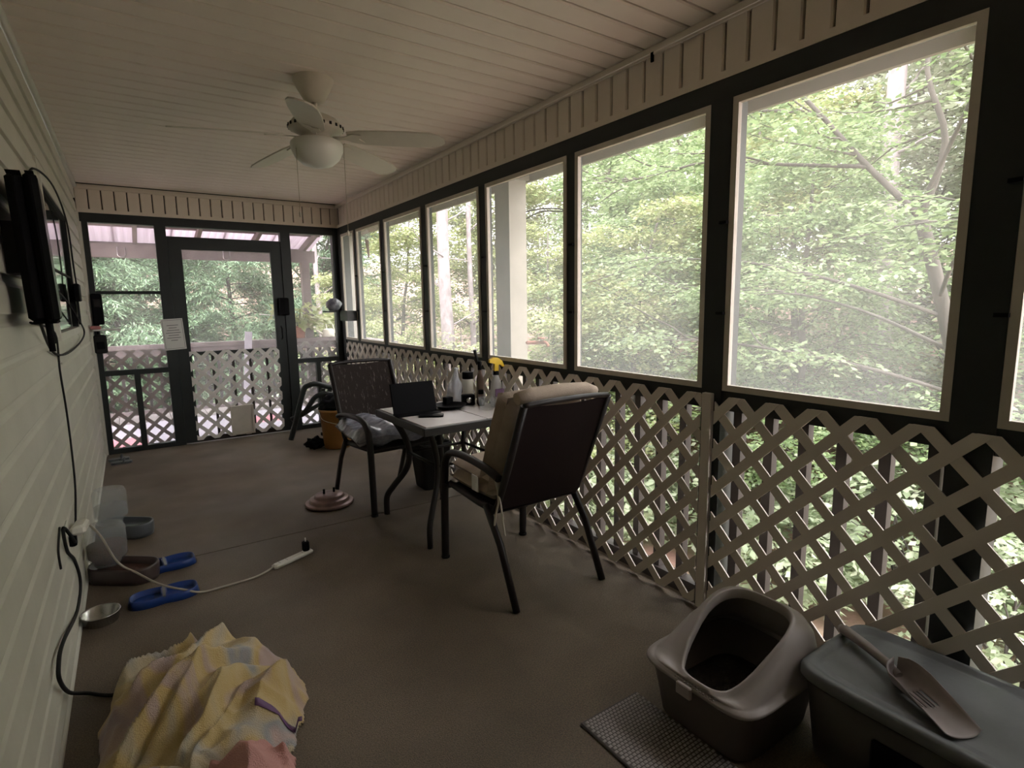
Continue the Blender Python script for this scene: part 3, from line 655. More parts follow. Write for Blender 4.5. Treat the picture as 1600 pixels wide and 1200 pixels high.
t = bottle('spray_bottle', 'white spray bottle with yellow trigger head on the table', 'spray bottle', 2.295, 3.10, [(.036, 0), (.040, .01), (.041, .10), (.034, .16), (.020, .20), (.016, .215)], 'sprayb', [(.019, .213), (.019, .235), (.014, .24)])
tm = Matrix.Translation((2.295, 3.10, Z + .238)) @ Matrix.Rotation(-.1, 4, 'Z')
hp = [(-.050, .058), (-.048, .078), (-.02, .092), (.012, .088), (.040, .068), (.058, .032), (.046, .026), (.030, .042), (.014, .044), (.014, .0), (-.014, .0), (-.014, .048), (-.03, .054)]
MB().loft([[Vector((p[0], -.013, p[1])) for p in hp], [Vector((p[0], .013, p[1])) for p in hp]], smooth=False, m=tm).build('trigger_head', 'yellow', t)
MB().tube([tm @ Vector((-.03, 0, .05)), tm @ Vector((-.04, 0, .03)), tm @ Vector((-.035, 0, .01))], .005, 6).build('trigger', 'black2', t)
MB().box((2.262, 3.056, Z + .075), (2.328, 3.061, Z + .125)).build('label_sticker', 'purple', t)
t = bottle('glass_bowl', 'clear plastic tub on the table beside the spray bottle', 'bowl', 2.19, 3.05, [(.04, 0), (.045, .01), (.055, .07), (.057, .08)], 'clear')
mb = MB(); rings = []
for i in range(12):
    v = i / 11; r = .060 * (1 - v) ** .8 + .005 + (.012 if v > .92 else 0)
    rings.append([(2.12 + .045 * v + r * math.cos(q_ * PI / 9) * (1 + .7 * noise.noise((q_ * 1.3, v * 3, 2))), 3.385 + .02 * v + r * math.sin(q_ * PI / 9) * (1 + .7 * noise.noise((q_ * 1.3, v * 3, 7))), Z + .003 + v * .24) for q_ in range(18)])
mb.loft(rings); o = mb.build('plastic_bag', 'bag'); tag(o, 'white thin plastic bag standing twisted on the table behind the clock', 'bag')

# ------------------------------------------------------------------ floor things near the far door
t = thing('bucket', 'ochre orange bucket on the floor right of the door', 'bucket', (1.95, 5.55, 0))
MB().lathe([(0, .006), (.125, 0), (.13, .01), (.158, .37), (.166, .372), (.166, .395), (.152, .395), (.148, .37), (.122, .02), (0, .014)], (1.95, 5.55, 0), 32).build('shell', 'orange', t)
MB().tube(smooth_path([(1.79, 5.55, .37), (1.80, 5.46, .30), (1.95, 5.37, .26), (2.10, 5.46, .30), (2.11, 5.55, .37)]), .004, 6).build('bail_handle', 'steel', t)
def crumple(name, lb, cat, ctr, r, mt, seed, amp=.45, n=16):
    mb = MB(); rings = []
    for i in range(n):
        v = (i + .02) / (n - 1 + .04) * PI; ring = []
        for q_ in range(n * 2):
            u = q_ * PI / n; d = Vector((math.sin(v) * math.cos(u), math.sin(v) * math.sin(u), -math.cos(v)))
            k = 1 + amp * noise.noise(d * 2.4 + Vector((seed, 0, 0)))
            p = Vector((d.x * r[0] * k, d.y * r[1] * k, d.z * r[2] * k)); p.z = max(p.z, -r[2] * .85)
            ring.append(Vector(ctr) + p)
        rings.append(ring)
    mb.loft(rings); o = mb.build(name, mt)
    if lb: tag(o, lb, cat)
    return o
crumple('bin_bag', 'shiny black bag stuffed into the top of the ochre bucket', 'bag', (1.95, 5.54, .42), (.145, .14, .10), 'black', 3)
crumple('crumpled_bag', 'small crumpled black bag on the floor at the foot of the ochre bucket', 'bag', (1.745, 5.60, .052), (.085, .065, .06), 'black', 8, .6)
t = thing('resin_chair', 'dark green resin chair lying on its side behind the ochre bucket', 'chair', (1.95, 6.1, 0))
def rt(name, pts, r): MB().tube(smooth_path(pts, 6), r, 10, flat=.7).build(name, 'resin', t)
rt('armrest', [(1.60, 6.0, .03), (1.68, 5.98, .30), (1.75, 5.96, .54), (1.80, 5.95, .59), (1.88, 5.94, .60), (2.02, 5.95, .55), (2.16, 5.98, .50), (2.28, 6.0, .44)], .028)
rt('armrest', [(1.62, 6.02, .24), (1.74, 5.98, .30), (1.86, 5.95, .46), (1.98, 5.93, .49), (2.12, 5.93, .44), (2.26, 5.95, .36)], .026)
rt('leg', [(1.72, 5.98, .28), (1.90, 5.98, .37), (2.10, 6.0, .42), (2.28, 6.02, .44)], .022)
rt('leg', [(2.24, 6.0, .44), (2.27, 6.02, .22), (2.28, 6.04, .012)], .026)
for k in range(5):
    MB().cbox((1.93 + k * .065, 5.97, .06), (1.975 + k * .065, 5.985, .54 - k * .015), .004).build('back_slat', 'resin', t)
MB().cbox((1.90, 5.965, .035), (2.26, 5.99, .075), .006).build('back_rail', 'resin', t)
t = thing('waste_bin', 'dark plastic bin under the far side of the table', 'bin', (2.06, 3.86, 0))
BM2 = Matrix.Translation((2.16, 3.86, 0))
def rr(a_, z, rnd=.03):
    pts = []
    for cx0, cy0, q0 in ((a_ - rnd, a_ - rnd, 0), (-a_ + rnd, a_ - rnd, 90), (-a_ + rnd, -a_ + rnd, 180), (a_ - rnd, -a_ + rnd, 270)):
        for k in range(4):
            q_ = math.radians(q0 + k * 30); pts.append(Vector((cx0 + rnd * math.cos(q_), cy0 + rnd * math.sin(q_), z)))
    return pts
MB().loft([rr(.09, 0), rr(.095, .01), rr(.125, .33), rr(.135, .335), rr(.135, .36), rr(.118, .36), rr(.11, .3), rr(.085, .02)], m=BM2).build('shell', 'black2', t)
# umbrella base
t = thing('umbrella_base', 'round reddish metal parasol base lying on the carpet', 'parasol base', (1.39, 3.93, 0))
MB().lathe([(0, 0), (.155, 0), (.166, .008), (.166, .020), (.160, .024), (.142, .026), (.138, .030), (.135, .046), (.128, .050), (.108, .053), (.103, .058), (.100, .070), (.093, .075), (.05, .082), (.0, .084)], (1.39, 3.93, 0), 40).build('disc', 'rust', t)
for dx in (-.035, .035): MB().tube([(1.39 + dx, 3.93, .068), (1.39 + dx, 3.93, .115)], .008, 8).build('bolt', 'black', t)
for i_, (x_, y_) in enumerate(((.06, 6.36), (.12, 6.44))):
    pass
t = thing('slipper', 'grey slipper at the far end of the left wall, nearer of the pair', 'slipper', (.11, 6.3, 0), 'grey slippers by the far left corner')
def slip(t, x, y):
    pts = [(0, -.04), (.05, -.045), (.12, -.03), (.20, -.045), (.25, -.03), (.265, 0), (.25, .03), (.20, .04), (.12, .03), (.05, .04), (0, .035), (-.015, 0)]
    MB().loft([[Vector((p[0] * .6, p[1], 0)) for p in pts], [Vector((p[0] * .6, p[1], .018)) for p in pts]], smooth=False).build('sole', 'bowlg', t, world=False)
    MB().tube(smooth_path([(.09, -.032, .012), (.10, -.02, .045), (.10, .02, .045), (.09, .032, .012)]), .009, 6).build('strap', 'bowlg', t, world=False)
slip(t, 0, 0); t.location = (.07, 6.16, 0)
copy_tree(t, (.05, 6.30, 0), .1, 'grey slipper at the far end of the left wall, farther of the pair')

# ------------------------------------------------------------------ pet bowls
def dispenser(label, x, y, bot_m, fill_m, base_m, inner_m, fill_h, bw, br):
    t = thing('pet_feeder', label, 'pet feeder', (x, y, 0))
    # base: a rear socket and a front bowl in one tray (bowl reaches out to the right)
    bxx, byy = x + .130, y - .10
    def tray(k, z, dz=0):
        pts = []
        for q_ in range(36):
            u = q_ * PI / 18; d = Vector((math.cos(u), math.sin(u), 0)); A = Vector((x, y, 0)); B_ = Vector((bxx, byy, 0))
            ax_ = (B_ - A).normalized(); s_ = d.dot(ax_); ctr = A.lerp(B_, .5 + .5 * math.tanh(4 * s_))
            pts.append(Vector((ctr.x + d.x * k, ctr.y + d.y * k, z)))
        return pts
    MB().loft([tray(br * .93, 0), tray(br * .98, .02), tray(br, .075), tray(br * .96, .085), tray(br * .86, .082), tray(br * .78, .03), tray(.3 * br, .026)]).build('tray', base_m, t)
    MB().loft([tray(br * .84, fill_h), tray(br * .3, fill_h + .004)], cap0=False).build('content', inner_m, t)
    MB().lathe([(.0, .078), (.055, .078), (.062, .088), (.062, .10), (.082, .115), (.090, .13), (.090, .27 + bw), (.080, .295 + bw), (.065, .30 + bw), (.058, .292 + bw), (.0, .290 + bw)], (x, y, 0), 32).build('bottle', bot_m, t)
    if fill_m: MB().lathe([(.0, .09), (.055, .09), (.060, .105), (.084, .13), (.086, .14 + .05), (0, .14 + .05)], (x, y, 0), 28).build('fill', fill_m, t)
    return t
dispenser('clear water dispenser with a grey bowl, farther of the two by the left wall', .118, 4.20, 'clear', 'water', 'bowlg', 'water', .055, .0, .088)
dispenser('cloudy kibble dispenser with a dark brown bowl, nearer of the two by the left wall', .115, 3.50, 'haze_pl', 'kibble', 'bowlr', 'kibble', .045, .0, .092)
def double_bowl(label, x, y, rz):
    t = thing('double_pet_bowl', label, 'pet bowl', (x + .015, y, 0), 'blue double pet bowls', rz); K = dict(world=False)
    def rc(a_, b_, z, r=.02):
        pts = []
        for k in range(48):
            q_ = 2 * PI * k / 48; c_, s_ = math.cos(q_), math.sin(q_); x_ = a_ * math.copysign(abs(c_) ** .6, c_)
            pts.append(Vector((x_, b_ * math.copysign(abs(s_) ** .6, s_) * (1 - .16 * math.exp(-(x_ / .035) ** 2)), z)))
        return pts
    mb = MB().loft([rc(.150, .078, 0), rc(.143, .070, .034), rc(.140, .067, .037), rc(.136, .063, .035), rc(.130, .057, .010)], cap1=True); mb.build('tray', 'blue', t, **K)
    bx((-.012, -.052, .008), (.012, .052, .034)).build('divider', 'blue', t, **K)
    bx((-.006, -.060, .030), (.006, .060, .0375)).build('label_strip', 'bowlg', t, **K)
    return t
double_bowl('blue double pet bowl on the carpet, farther of the two, beside the kibble dispenser', .345, 3.47, .05)
double_bowl('blue double pet bowl on the carpet, nearer of the two, under the ivory cord', .325, 3.09, .0)
t = thing('pet_bowl', 'small round stainless steel bowl on the carpet against the left wall', 'pet bowl', (.092, 3.01, 0))
MB().lathe([(0, .004), (.060, 0), (.066, .004), (.072, .045), (.078, .048), (.076, .051), (.068, .047), (.058, .010), (0, .008)], (.092, 3.01, 0), 32).build('dish', 'steel', t)

# ------------------------------------------------------------------ blanket heap
def heap(name, mt, ctr, rx, ry, hh, seed, res=150, rot=.6, outline=None, parent=None, lift=0):
    mb = MB(); vs = []; idx = {}; fs = []
    for j in range(res + 1):
        for i in range(res + 1):
            u, v = i / res * 2 - 1, j / res * 2 - 1
            x, y = u * rx * 1.25, v * ry * 1.25; th = math.atan2(y / ry, x / rx)
            R_ = 1 + .14 * noise.noise(Vector((math.cos(th) * 1.6, math.sin(th) * 1.6, seed))) + .10 * noise.noise(Vector((math.cos(th) * 5, math.sin(th) * 5, seed + 4)))
            r = math.hypot(x / rx, y / ry) / R_
            if r > 1.0: continue
            e = (1 - r ** 5)
            wx = x + .09 * noise.noise(Vector((x * 5, y * 5, seed))); wy = y + .09 * noise.noise(Vector((x * 5, y * 5, seed + 9)))
            s1 = wx * math.cos(rot) - wy * math.sin(rot); s2 = wx * math.sin(rot) + wy * math.cos(rot)
            f1 = 1 - abs(noise.noise(Vector((s1 * 8.5, s2 * 1.9, seed + 1)))) * 2.6
            f2 = 1 - abs(noise.noise(Vector((s1 * 4.0, s2 * 2.6, seed + 2)))) * 2.2
            f3 = 1 - abs(noise.noise(Vector((wx * 15, wy * 13, seed + 3)))) * 2
            body = .45 + .55 * (1 - r * r)
            z = hh * (body * (.22 + .38 * max(0, f2) + .40 * max(0, f1)) + .06 * f3) * min(1, e * 1.6)
            idx[(i, j)] = len(vs); vs.append((ctr[0] + x, ctr[1] + y, lift + max(.006, z + .006)))
    for j in range(res):
        for i in range(res):
            k = [(i, j), (i + 1, j), (i + 1, j + 1), (i, j + 1)]
            if all(q in idx for q in k): fs.append(tuple(idx[q] for q in k))
    mb.add(vs, fs, True); o = mb.build(name, mt, parent)
    s_ = o.modifiers.new('solid', 'SOLIDIFY'); s_.thickness = .006; s_.offset = -1
    return o
t = thing('blanket', 'crumpled yellow and beige patched blanket heaped on the carpet at lower left', 'blanket', (.42, 2.0, 0))
heap('main_folds', 'towel', (.415, 2.05), .32, .50, .23, 5.3, 170, rot=.75, parent=t)
heap('pink_fold', 'towelp', (.45, 1.60), .16, .18, .18, 11.1, 70, rot=.3, parent=t, lift=.02)
heap('yellow_fold', 'towel', (.24, 1.62), .17, .22, .15, 17.7, 80, rot=-.3, parent=t, lift=.0)
from mathutils.bvhtree import BVHTree
_hp = [o for o in t.children if o.name.startswith('main_folds')][0]; _bv = BVHTree.FromPolygons([v.co + t.location for v in _hp.data.vertices], [p.vertices[:] for p in _hp.data.polygons])
def on_cloth(x_, y_):
    h_ = _bv.ray_cast(Vector((x_, y_, 1)), Vector((0, 0, -1)))[0]; return Vector((x_, y_, (h_.z if h_ else .05) + .004))
_a = [on_cloth(.545 + .13 * k / 12, 1.845 - .05 * k / 12) for k in range(13)]; _b = [on_cloth(.540 + .13 * k / 12, 1.825 - .05 * k / 12) for k in range(13)]
o = MB().add(_a + _b, [(k, k + 1, 14 + k, 13 + k) for k in range(12)], True).build('woven_ribbon', 'purple', t); s_ = o.modifiers.new('solid', 'SOLIDIFY'); s_.thickness = .002

# ------------------------------------------------------------------ litter box
def srr(cx, cy, a_, b_, z, r, n=40, tilt=0):
    pts = []
    for k in range(n):
        q_ = 2 * PI * k / n; c_, s_ = math.cos(q_), math.sin(q_); e = r
        pts.append(Vector((cx + a_ * math.copysign(abs(c_) ** e, c_), cy + b_ * math.copysign(abs(s_) ** e, s_), z)))
    return pts
t = thing('litter_box', 'grey open-top litter box with a high curved hood', 'litter box', (1.91, 1.03, 0))
cx, cy = 1.915, 1.03
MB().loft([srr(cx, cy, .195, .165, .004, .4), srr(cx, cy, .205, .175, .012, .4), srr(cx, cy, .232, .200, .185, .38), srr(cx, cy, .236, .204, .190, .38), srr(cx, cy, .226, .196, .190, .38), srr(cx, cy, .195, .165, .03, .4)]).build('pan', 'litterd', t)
def opening(k, dz=0, grow=0):      # tilted mouth, low towards the room, high and wide at the back
    pts = []
    for i in range(40):
        q_ = 2 * PI * i / 40; c_, s_ = math.cos(q_), math.sin(q_)
        e = .50 if c_ < 0 else .80
        x_ = 1.872 + (.180 + grow) * math.copysign(abs(c_) ** e, c_); v_ = max(0, min(1, (x_ - 1.692) / .36))
        y_ = 1.005 + (.088 + .045 * math.sin(min(1, v_ * 1.3) * PI / 2) + grow) * math.copysign(abs(s_) ** .60, s_)
        sm_ = max(0, (v_ - .06) / .94); pts.append(Vector((x_, y_, .222 + .160 * math.sin(sm_ * PI / 2) ** 1.15 + dz)))
    return pts
def mix3(A, B_, k, kz): return [Vector((a_.x * k + b_.x * (1 - k), a_.y * k + b_.y * (1 - k), a_.z * kz + b_.z * (1 - kz))) for a_, b_ in zip(A, B_)]
rim = srr(cx, cy, .236, .204, .206, .40)
o0 = opening(0, -.006, .016); o1 = opening(0, .003, .010); o2 = opening(0, .001, .001); o3 = opening(0, -.030, .0)
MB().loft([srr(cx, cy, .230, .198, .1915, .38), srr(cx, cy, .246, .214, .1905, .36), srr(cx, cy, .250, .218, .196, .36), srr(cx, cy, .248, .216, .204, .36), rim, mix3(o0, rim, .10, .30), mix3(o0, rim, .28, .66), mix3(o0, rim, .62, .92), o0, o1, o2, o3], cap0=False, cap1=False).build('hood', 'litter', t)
MB().loft([srr(cx, cy, .198, .168, .070, .4), srr(cx, cy, .08, .08, .078, .5)], cap0=False).build('litter_sand', 'sand', t)
MB().cbox((cx - .260, cy - .02, .165), (cx - .246, cy + .035, .205), .003).build('clip', 'litter', t)
dots = MB()
for i in range(13):
    for j in range(2): dots.lathe([(.0, 0), (.0032, 0), (.0032, .0012), (0, .0016)], (1.679 - j * .010, .935 + i * .0118, .2105 - j * .0015), 6)
dots.build('perforations', 'litterd', t)['kind'] = 'stuff'
# mat in front of litter box: ribs are geometry
t = thing('litter_mat', 'small grey ribbed mat on the carpet in front of the litter box', 'mat', (1.58, 1.05, 0))
MB().cbox((1.445, .80, .001), (1.715, 1.285, .009), .004).build('base', 'matd', t)
rb = MB()
for i in range(17):
    for j in range(36):
        x_, y_ = 1.458 + i * .0150 + (.0075 if j % 2 else 0), .808 + j * .0132
        rb.add([(x_ - .006, y_ - .0045, .009), (x_ + .006, y_ - .0045, .009), (x_ + .006, y_ + .0045, .009), (x_ - .006, y_ + .0045, .009), (x_, y_, .016)], [(0, 1, 4), (1, 2, 4), (2, 3, 4), (3, 0, 4)], True)
o = rb.build('nubs', 'matg', t); o['kind'] = 'stuff'
# tote with lid
t = thing('storage_tote', 'blue-grey lidded storage tote beside the litter box at lower right', 'tote', (2.09, .3, 0))
tx, ty = 2.115, .32
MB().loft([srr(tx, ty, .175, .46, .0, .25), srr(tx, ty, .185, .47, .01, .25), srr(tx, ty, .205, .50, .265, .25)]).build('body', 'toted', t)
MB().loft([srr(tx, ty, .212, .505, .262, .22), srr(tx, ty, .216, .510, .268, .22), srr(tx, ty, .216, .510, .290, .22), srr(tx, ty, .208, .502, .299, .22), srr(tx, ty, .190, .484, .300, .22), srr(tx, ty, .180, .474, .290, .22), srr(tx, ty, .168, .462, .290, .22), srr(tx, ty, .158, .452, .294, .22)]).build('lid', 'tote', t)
MB().cbox((1.902, .36, .06), (1.916, .60, .20), .005).build('entry_hatch', 'black', t)
# scoop
t = thing('litter_scoop', 'mauve-grey slotted litter scoop lying on the tote lid', 'scoop', (2.12, .66, .295))
SCM = Matrix.Translation((2.045, .545, .297)) @ Matrix.Rotation(math.radians(62), 4, 'Z')   # local +x = towards handle
MB().tube([SCM @ Vector(p) for p in ((.070, 0, .018), (.12, 0, .026), (.20, 0, .026), (.30, 0, .020), (.318, 0, .018))], [.010, .013, .0145, .016, .010], 12, flat=1.15).build('handle', 'scoop', t)
nu, nv = 30, 22; vs = []; fs = []
for j in range(nv + 1):
    for i in range(nu + 1):
        u = i / nu; v = j / nv * 2 - 1; x_ = .085 - u * .235 + .012 * v * v * u * u; hw = .056 * min(1, math.sqrt(max(0, 1 - (1 - min(1, u / .30)) ** 2)) + .12) * (1 - .08 * u)
        wall = .048 * (abs(v) ** 3.2) * (1 - .80 * max(0, u - .25) / .75) + .016 * max(0, 1 - u * 6)
        vs.append(SCM @ Vector((x_, v * hw, .002 + wall)))
for j in range(nv):
    for i in range(nu):
        if 8 <= i <= 15 and j in (6, 8, 10, 11, 13, 15) and not (j in (11,)): continue
        q_ = j * (nu + 1) + i; fs.append((q_, q_ + 1, q_ + nu + 2, q_ + nu + 1))
o = MB().add(vs, fs, True).build('scoop_head', 'scoop', t); s_ = o.modifiers.new('solid', 'SOLIDIFY'); s_.thickness = .003; s_.offset = 1

# ------------------------------------------------------------------ eaves, outside columns
ev = struct('trim_3', (2.9, 3, 2.4))
bx((2.49, YB - .2, 2.42), (3.0, L + 1.6, 2.44)).build('soffit', 'fascia', ev)
bx((2.985, YB - .2, 2.335), (3.01, L + 1.6, 2.60)).build('eave_board', 'column', ev)
for i_, (yy, lb) in enumerate(((3.73, 'square cream column outside, between the third and fourth window from the right'), (7.75, 'square cream column outside beyond the far right corner'))):
    t = thing('porch_column', lb, 'column', (2.86, yy, -1.3), 'porch columns')
    bx((2.79, yy - .08, -1.5), (2.95, yy + .12, 2.42)).build('shaft', 'column', t)
    bx((2.77, yy - .10, 2.34), (2.97, yy + .14, 2.415)).build('capital', 'column', t)
t = thing('plant_hanger', 'black iron double hook bracket on the outside column', 'hook', (2.95, 3.7, 2.15))
for dz, e in ((0, 0), (-.02, .02)):
    MB().tube(smooth_path([(2.952, 3.70 - e, 2.11 + dz * 3), (3.02, 3.55, 2.12 + dz), (3.06, 3.38, 2.10 + dz), (3.07, 3.31 - e, 2.07), (3.075, 3.28 - e, 2.02), (3.075, 3.31 - e, 1.99), (3.07, 3.34 - e, 2.02)], 5), .006, 6).build('arm', 'iron', t)
t = thing('garden_tap', 'rusty pipe fitting sticking out of the outside column', 'tap', (2.97, 3.68, 1.1))
MB().tube(smooth_path([(2.94, 3.66, 1.09), (3.02, 3.6, 1.09), (3.05, 3.54, 1.09), (3.06, 3.52, 1.06)], 4), .014, 8).build('pipe', 'terra', t)
MB().lathe([(0, 0), (.03, 0), (.03, .012), (0, .014)], (3.03, 3.57, 1.12), 12).build('wheel_handle', 'terra', t)
t = thing('hanging_decoration', 'brown wooden bird ornament hanging under the eave beyond the far window', 'ornament', (2.84, 6.9, 2.3))
MB().tube([(2.84, 6.9, 2.42), (2.84, 6.9, 2.33)], .003, 5).build('cord', 'iron', t)
MB().lathe([(0, 2.20), (.04, 2.22), (.055, 2.28), (.03, 2.33), (0, 2.335)], (2.84, 6.9, 0), 14).build('body', 'haze_pl', t)
MB().loft([[Vector((2.83, 6.83, 2.20)), Vector((2.85, 6.83, 2.20)), Vector((2.85, 6.92, 2.22)), Vector((2.83, 6.92, 2.22))], [Vector((2.835, 6.80, 2.0)), Vector((2.845, 6.80, 2.0)), Vector((2.845, 6.83, 1.99)), Vector((2.835, 6.83, 1.99))]], smooth=False).build('tail', 'brownp', t)

# ------------------------------------------------------------------ deck beyond the far wall
dk = struct('floor_deck', mb=bx((-2.2, L + .12, -.25), (3.2, 9.0, -.05)), mt='greyw')
db = bx((-.0675, 0, -.025), (.0675, 2.3, 0)).mesh('deck_board', 'greyw')
x = -2.1
while x < 3.2: piece('deck_board', db, dk, (x, L + .13, -.022)); x += .142
t = thing('outdoor_rug', 'lilac and pink patchwork rug on the deck outside the door', 'rug', (.9, 7.6, -.02))
for i in range(5):
    for j in range(3): bx((-.1 + i * .48, 6.95 + j * .45, -.021), (.37 + i * .48, 7.39 + j * .45, -.012)).build('patch', 'rugpink' if (i, j) in ((0, 0), (3, 1)) else 'ruglil', t)
pg = thing('pergola', 'weathered lean-to pergola with corrugated plastic roof over the deck', 'pergola', (1.2, 8.6, 0))
bx((-2.2, 8.56, 2.035), (2.66, 8.64, 2.20)).build('beam', 'mauvew', pg)
for x_ in (-1.9, 2.46): bx((x_, 8.54, -.05), (x_ + .11, 8.65, 2.035)).build('post', 'mauvew', pg)
def slope(y_): return 2.66 - (y_ - 6.8) * (2.66 - 2.24) / (8.9 - 6.8)
for x_ in (-1.6, -.9, -.2, .45, 1.12, 1.8, 2.5):
    MB().poly([(x_, 6.74, slope(6.74) - .10), (x_, 9.05, slope(9.05) - .10), (x_, 9.05, slope(9.05) - .01), (x_, 6.74, slope(6.74) - .01)], (.045, 0, 0), 0).build('rafter', 'mauvew', pg)
for y_ in (7.3, 8.1, 8.85):
    bx((-2.2, y_, slope(y_) - .045), (2.62, y_ + .05, slope(y_) - .002)).build('purlin', 'mauvew', pg)
for k in range(8):
    xa = -2.2 + k * .61; vs = []; fs = []; nn = 26
    for i in range(nn + 1):
        xx = xa + i / nn * .64; dz = .011 * math.cos(i / nn * 2 * PI * 8)
        vs += [(xx, 6.74, slope(6.74) + .014 + dz + (k % 2) * .004), (xx, 9.1, slope(9.1) + .014 + dz + (k % 2) * .004)]
    for i in range(nn): fs.append((2 * i, 2 * i + 2, 2 * i + 3, 2 * i + 1))
    o = MB().add(vs, fs, True).build('roof_sheet', 'corr', pg); s_ = o.modifiers.new('solid', 'SOLIDIFY'); s_.thickness = .002
for x_ in (.28, 1.45):
    MB().tube([(x_, 8.54, 2.16), (x_, 8.54, 2.06), (x_ + .02, 8.53, 2.04), (x_ + .06, 8.53, 2.04), (x_ + .08, 8.54, 2.06), (x_ + .08, 8.54, 2.16)], .006, 6).build('u_hook', 'steel', pg)
dr_ = thing('deck_railing', 'weathered grey wooden railing around the far deck', 'railing', (1.0, 8.6, 0))
bx((-2.2, 8.39, .90), (3.0, 8.53, .95)).build('top_rail', 'mauvew', dr_); bx((-2.2, 8.44, .80), (3.0, 8.48, .90)).build('rail_board', 'mauvew', dr_); bx((-2.2, 8.44, .06), (3.0, 8.48, .12)).build('lower_rail', 'mauvew', dr_)
bme = bx((-.018, -.018, 0), (.018, .018, .68)).mesh('baluster', 'darkb')
x = -2.1
while x < 3.0: piece('baluster', bme, dr_, (x, 8.46, .12)); x += .135
bme2 = bx((-.02, -.02, 0), (.02, .02, .68)).mesh('baluster', 'mauvew')
bx((3.02, 6.75, .90), (3.14, 8.53, .95)).build('side_rail', 'mauvew', dr_)
y = 6.85
while y < 8.5: piece('baluster', bme2, dr_, (3.08, y, .12)); y += .135
bx((3.05, 6.75, .06), (3.11, 8.5, .12)).build('side_rail', 'mauvew', dr_)
o = MB().box((-.045, -.012, 0), (.045, .012, 1.12), Matrix.Translation((1.52, 8.14, -.02)) @ Matrix.Rotation(-.19, 4, 'X') @ Matrix.Rotation(.12, 4, 'Y')).build('leaning_plank', 'ruglil'); tag(o, 'pale plank leaning against the deck railing behind the door', 'plank')
t = t_pot = thing('potted_plant', 'leafy green plant in a terracotta pot on the deck railing', 'potted plant', (2.36, 8.46, .95))
MB().lathe([(0, .0), (.055, 0), (.06, .01), (.075, .14), (.085, .142), (.085, .175), (.072, .175), (.068, .15), (0, .15)], (2.36, 8.46, .951), 24).build('pot', 'terra', t)
t2 = thing('watering_can', 'white watering can on the deck railing at the right', 'watering can', (2.76, 8.46, .95))
MB().lathe([(0, 0), (.085, 0), (.09, .01), (.08, .10), (.06, .12), (0, .122)], (2.76, 8.46, .951), 20).build('body', 'whitep', t2)
MB().tube([(2.69, 8.46, .99), (2.62, 8.45, 1.03), (2.56, 8.45, 1.08)], [.022, .014, .010], 8).build('spout', 'whitep', t2)
MB().tube(smooth_path([(2.74, 8.46, 1.06), (2.74, 8.46, 1.17), (2.82, 8.46, 1.15), (2.86, 8.46, 1.0)]), .009, 6).build('handle', 'whitep', t2)

# ------------------------------------------------------------------ terrain and woods
def ground_z(x, y):
    d = max(0, max(x - 3, y - 9.2, -1 - x))
    return -1.35 - .10 * min(d, 3) + .17 * max(0, d - 5) + .12 * noise.noise(Vector((x * .35, y * .35, 0)))
vs = []; fs = []; n1 = 90
for j in range(n1 + 1):
    for i in range(n1 + 1):
        x_ = -30 + 75 * i / n1; y_ = -20 + 75 * j / n1; vs.append((x_, y_, ground_z(x_, y_)))
for j in range(n1):
    for i in range(n1): q_ = j * (n1 + 1) + i; fs.append((q_, q_ + 1, q_ + n1 + 2, q_ + n1 + 1))
o = MB().add(vs, fs, True).build('ground', 'soil'); o['kind'] = 'structure'
def leaf_mesh(name, P, D, S, Ln, wr, mt, fold=.25):
    N = len(P); U = np.cross(S, D); Ln = np.asarray(Ln).reshape(-1, 1)
    v = np.empty((N, 4, 3)); v[:, 0] = P; v[:, 1] = P + D * Ln * .45 + S * Ln * wr + U * Ln * fold * wr
    v[:, 2] = P + D * Ln; v[:, 3] = P + D * Ln * .45 - S * Ln * wr + U * Ln * fold * wr
    me = bpy.data.meshes.new(name); me.vertices.add(4 * N); me.vertices.foreach_set('co', v.reshape(-1))
    me.loops.add(4 * N); me.loops.foreach_set('vertex_index', np.arange(4 * N, dtype=np.int32))
    me.polygons.add(N); me.polygons.foreach_set('loop_start', np.arange(0, 4 * N, 4, dtype=np.int32))
    try: me.polygons.foreach_set('loop_total', np.full(N, 4, dtype=np.int32))
    except Exception: pass
    me.materials.append(M[mt]); me.update(calc_edges=True); return me
def sprays(P, A, ln, m_, L0, pitch=.15, droop=.25, jit=.35):
    """flat twigs: P centres, A azimuths -> leaf arrays"""
    Ns = len(P); t = (np.arange(m_) + .5) / m_
    ax = np.stack([np.cos(A), np.sin(A), rng.normal(0, .12, Ns)], 1)
    pos = P[:, None, :] + ax[:, None, :] * (t[None, :, None] * ln)
    pos[:, :, 2] -= droop * ln * t[None, :] ** 2
    sg = np.where(np.arange(m_) % 2 == 0, 1, -1)[None, :]
    la = A[:, None] + sg * .95 * (1 - .5 * t[None, :]) + rng.normal(0, .2, (Ns, m_))
    D = np.stack([np.cos(la), np.sin(la), -pitch + rng.normal(0, jit, (Ns, m_))], 2); D /= np.linalg.norm(D, axis=2, keepdims=True)
    roll = rng.normal(0, jit * 1.3, (Ns, m_)); H_ = np.stack([-np.sin(la), np.cos(la), np.zeros_like(la)], 2)
    U = np.cross(D, H_); S = H_ * np.cos(roll)[..., None] + U * np.sin(roll)[..., None]
    Ln = L0 * rng.uniform(.65, 1.25, (Ns, m_))
    pos += rng.normal(0, .012, pos.shape)
    return pos.reshape(-1, 3), D.reshape(-1, 3), S.reshape(-1, 3), Ln.reshape(-1)
def wood(mb, pts, r0, r1, n=6):
    pts = [Vector(p) for p in pts]; k = len(pts)
    mb.tube(pts, [r0 + (r1 - r0) * i / (k - 1) for i in range(k)], n)
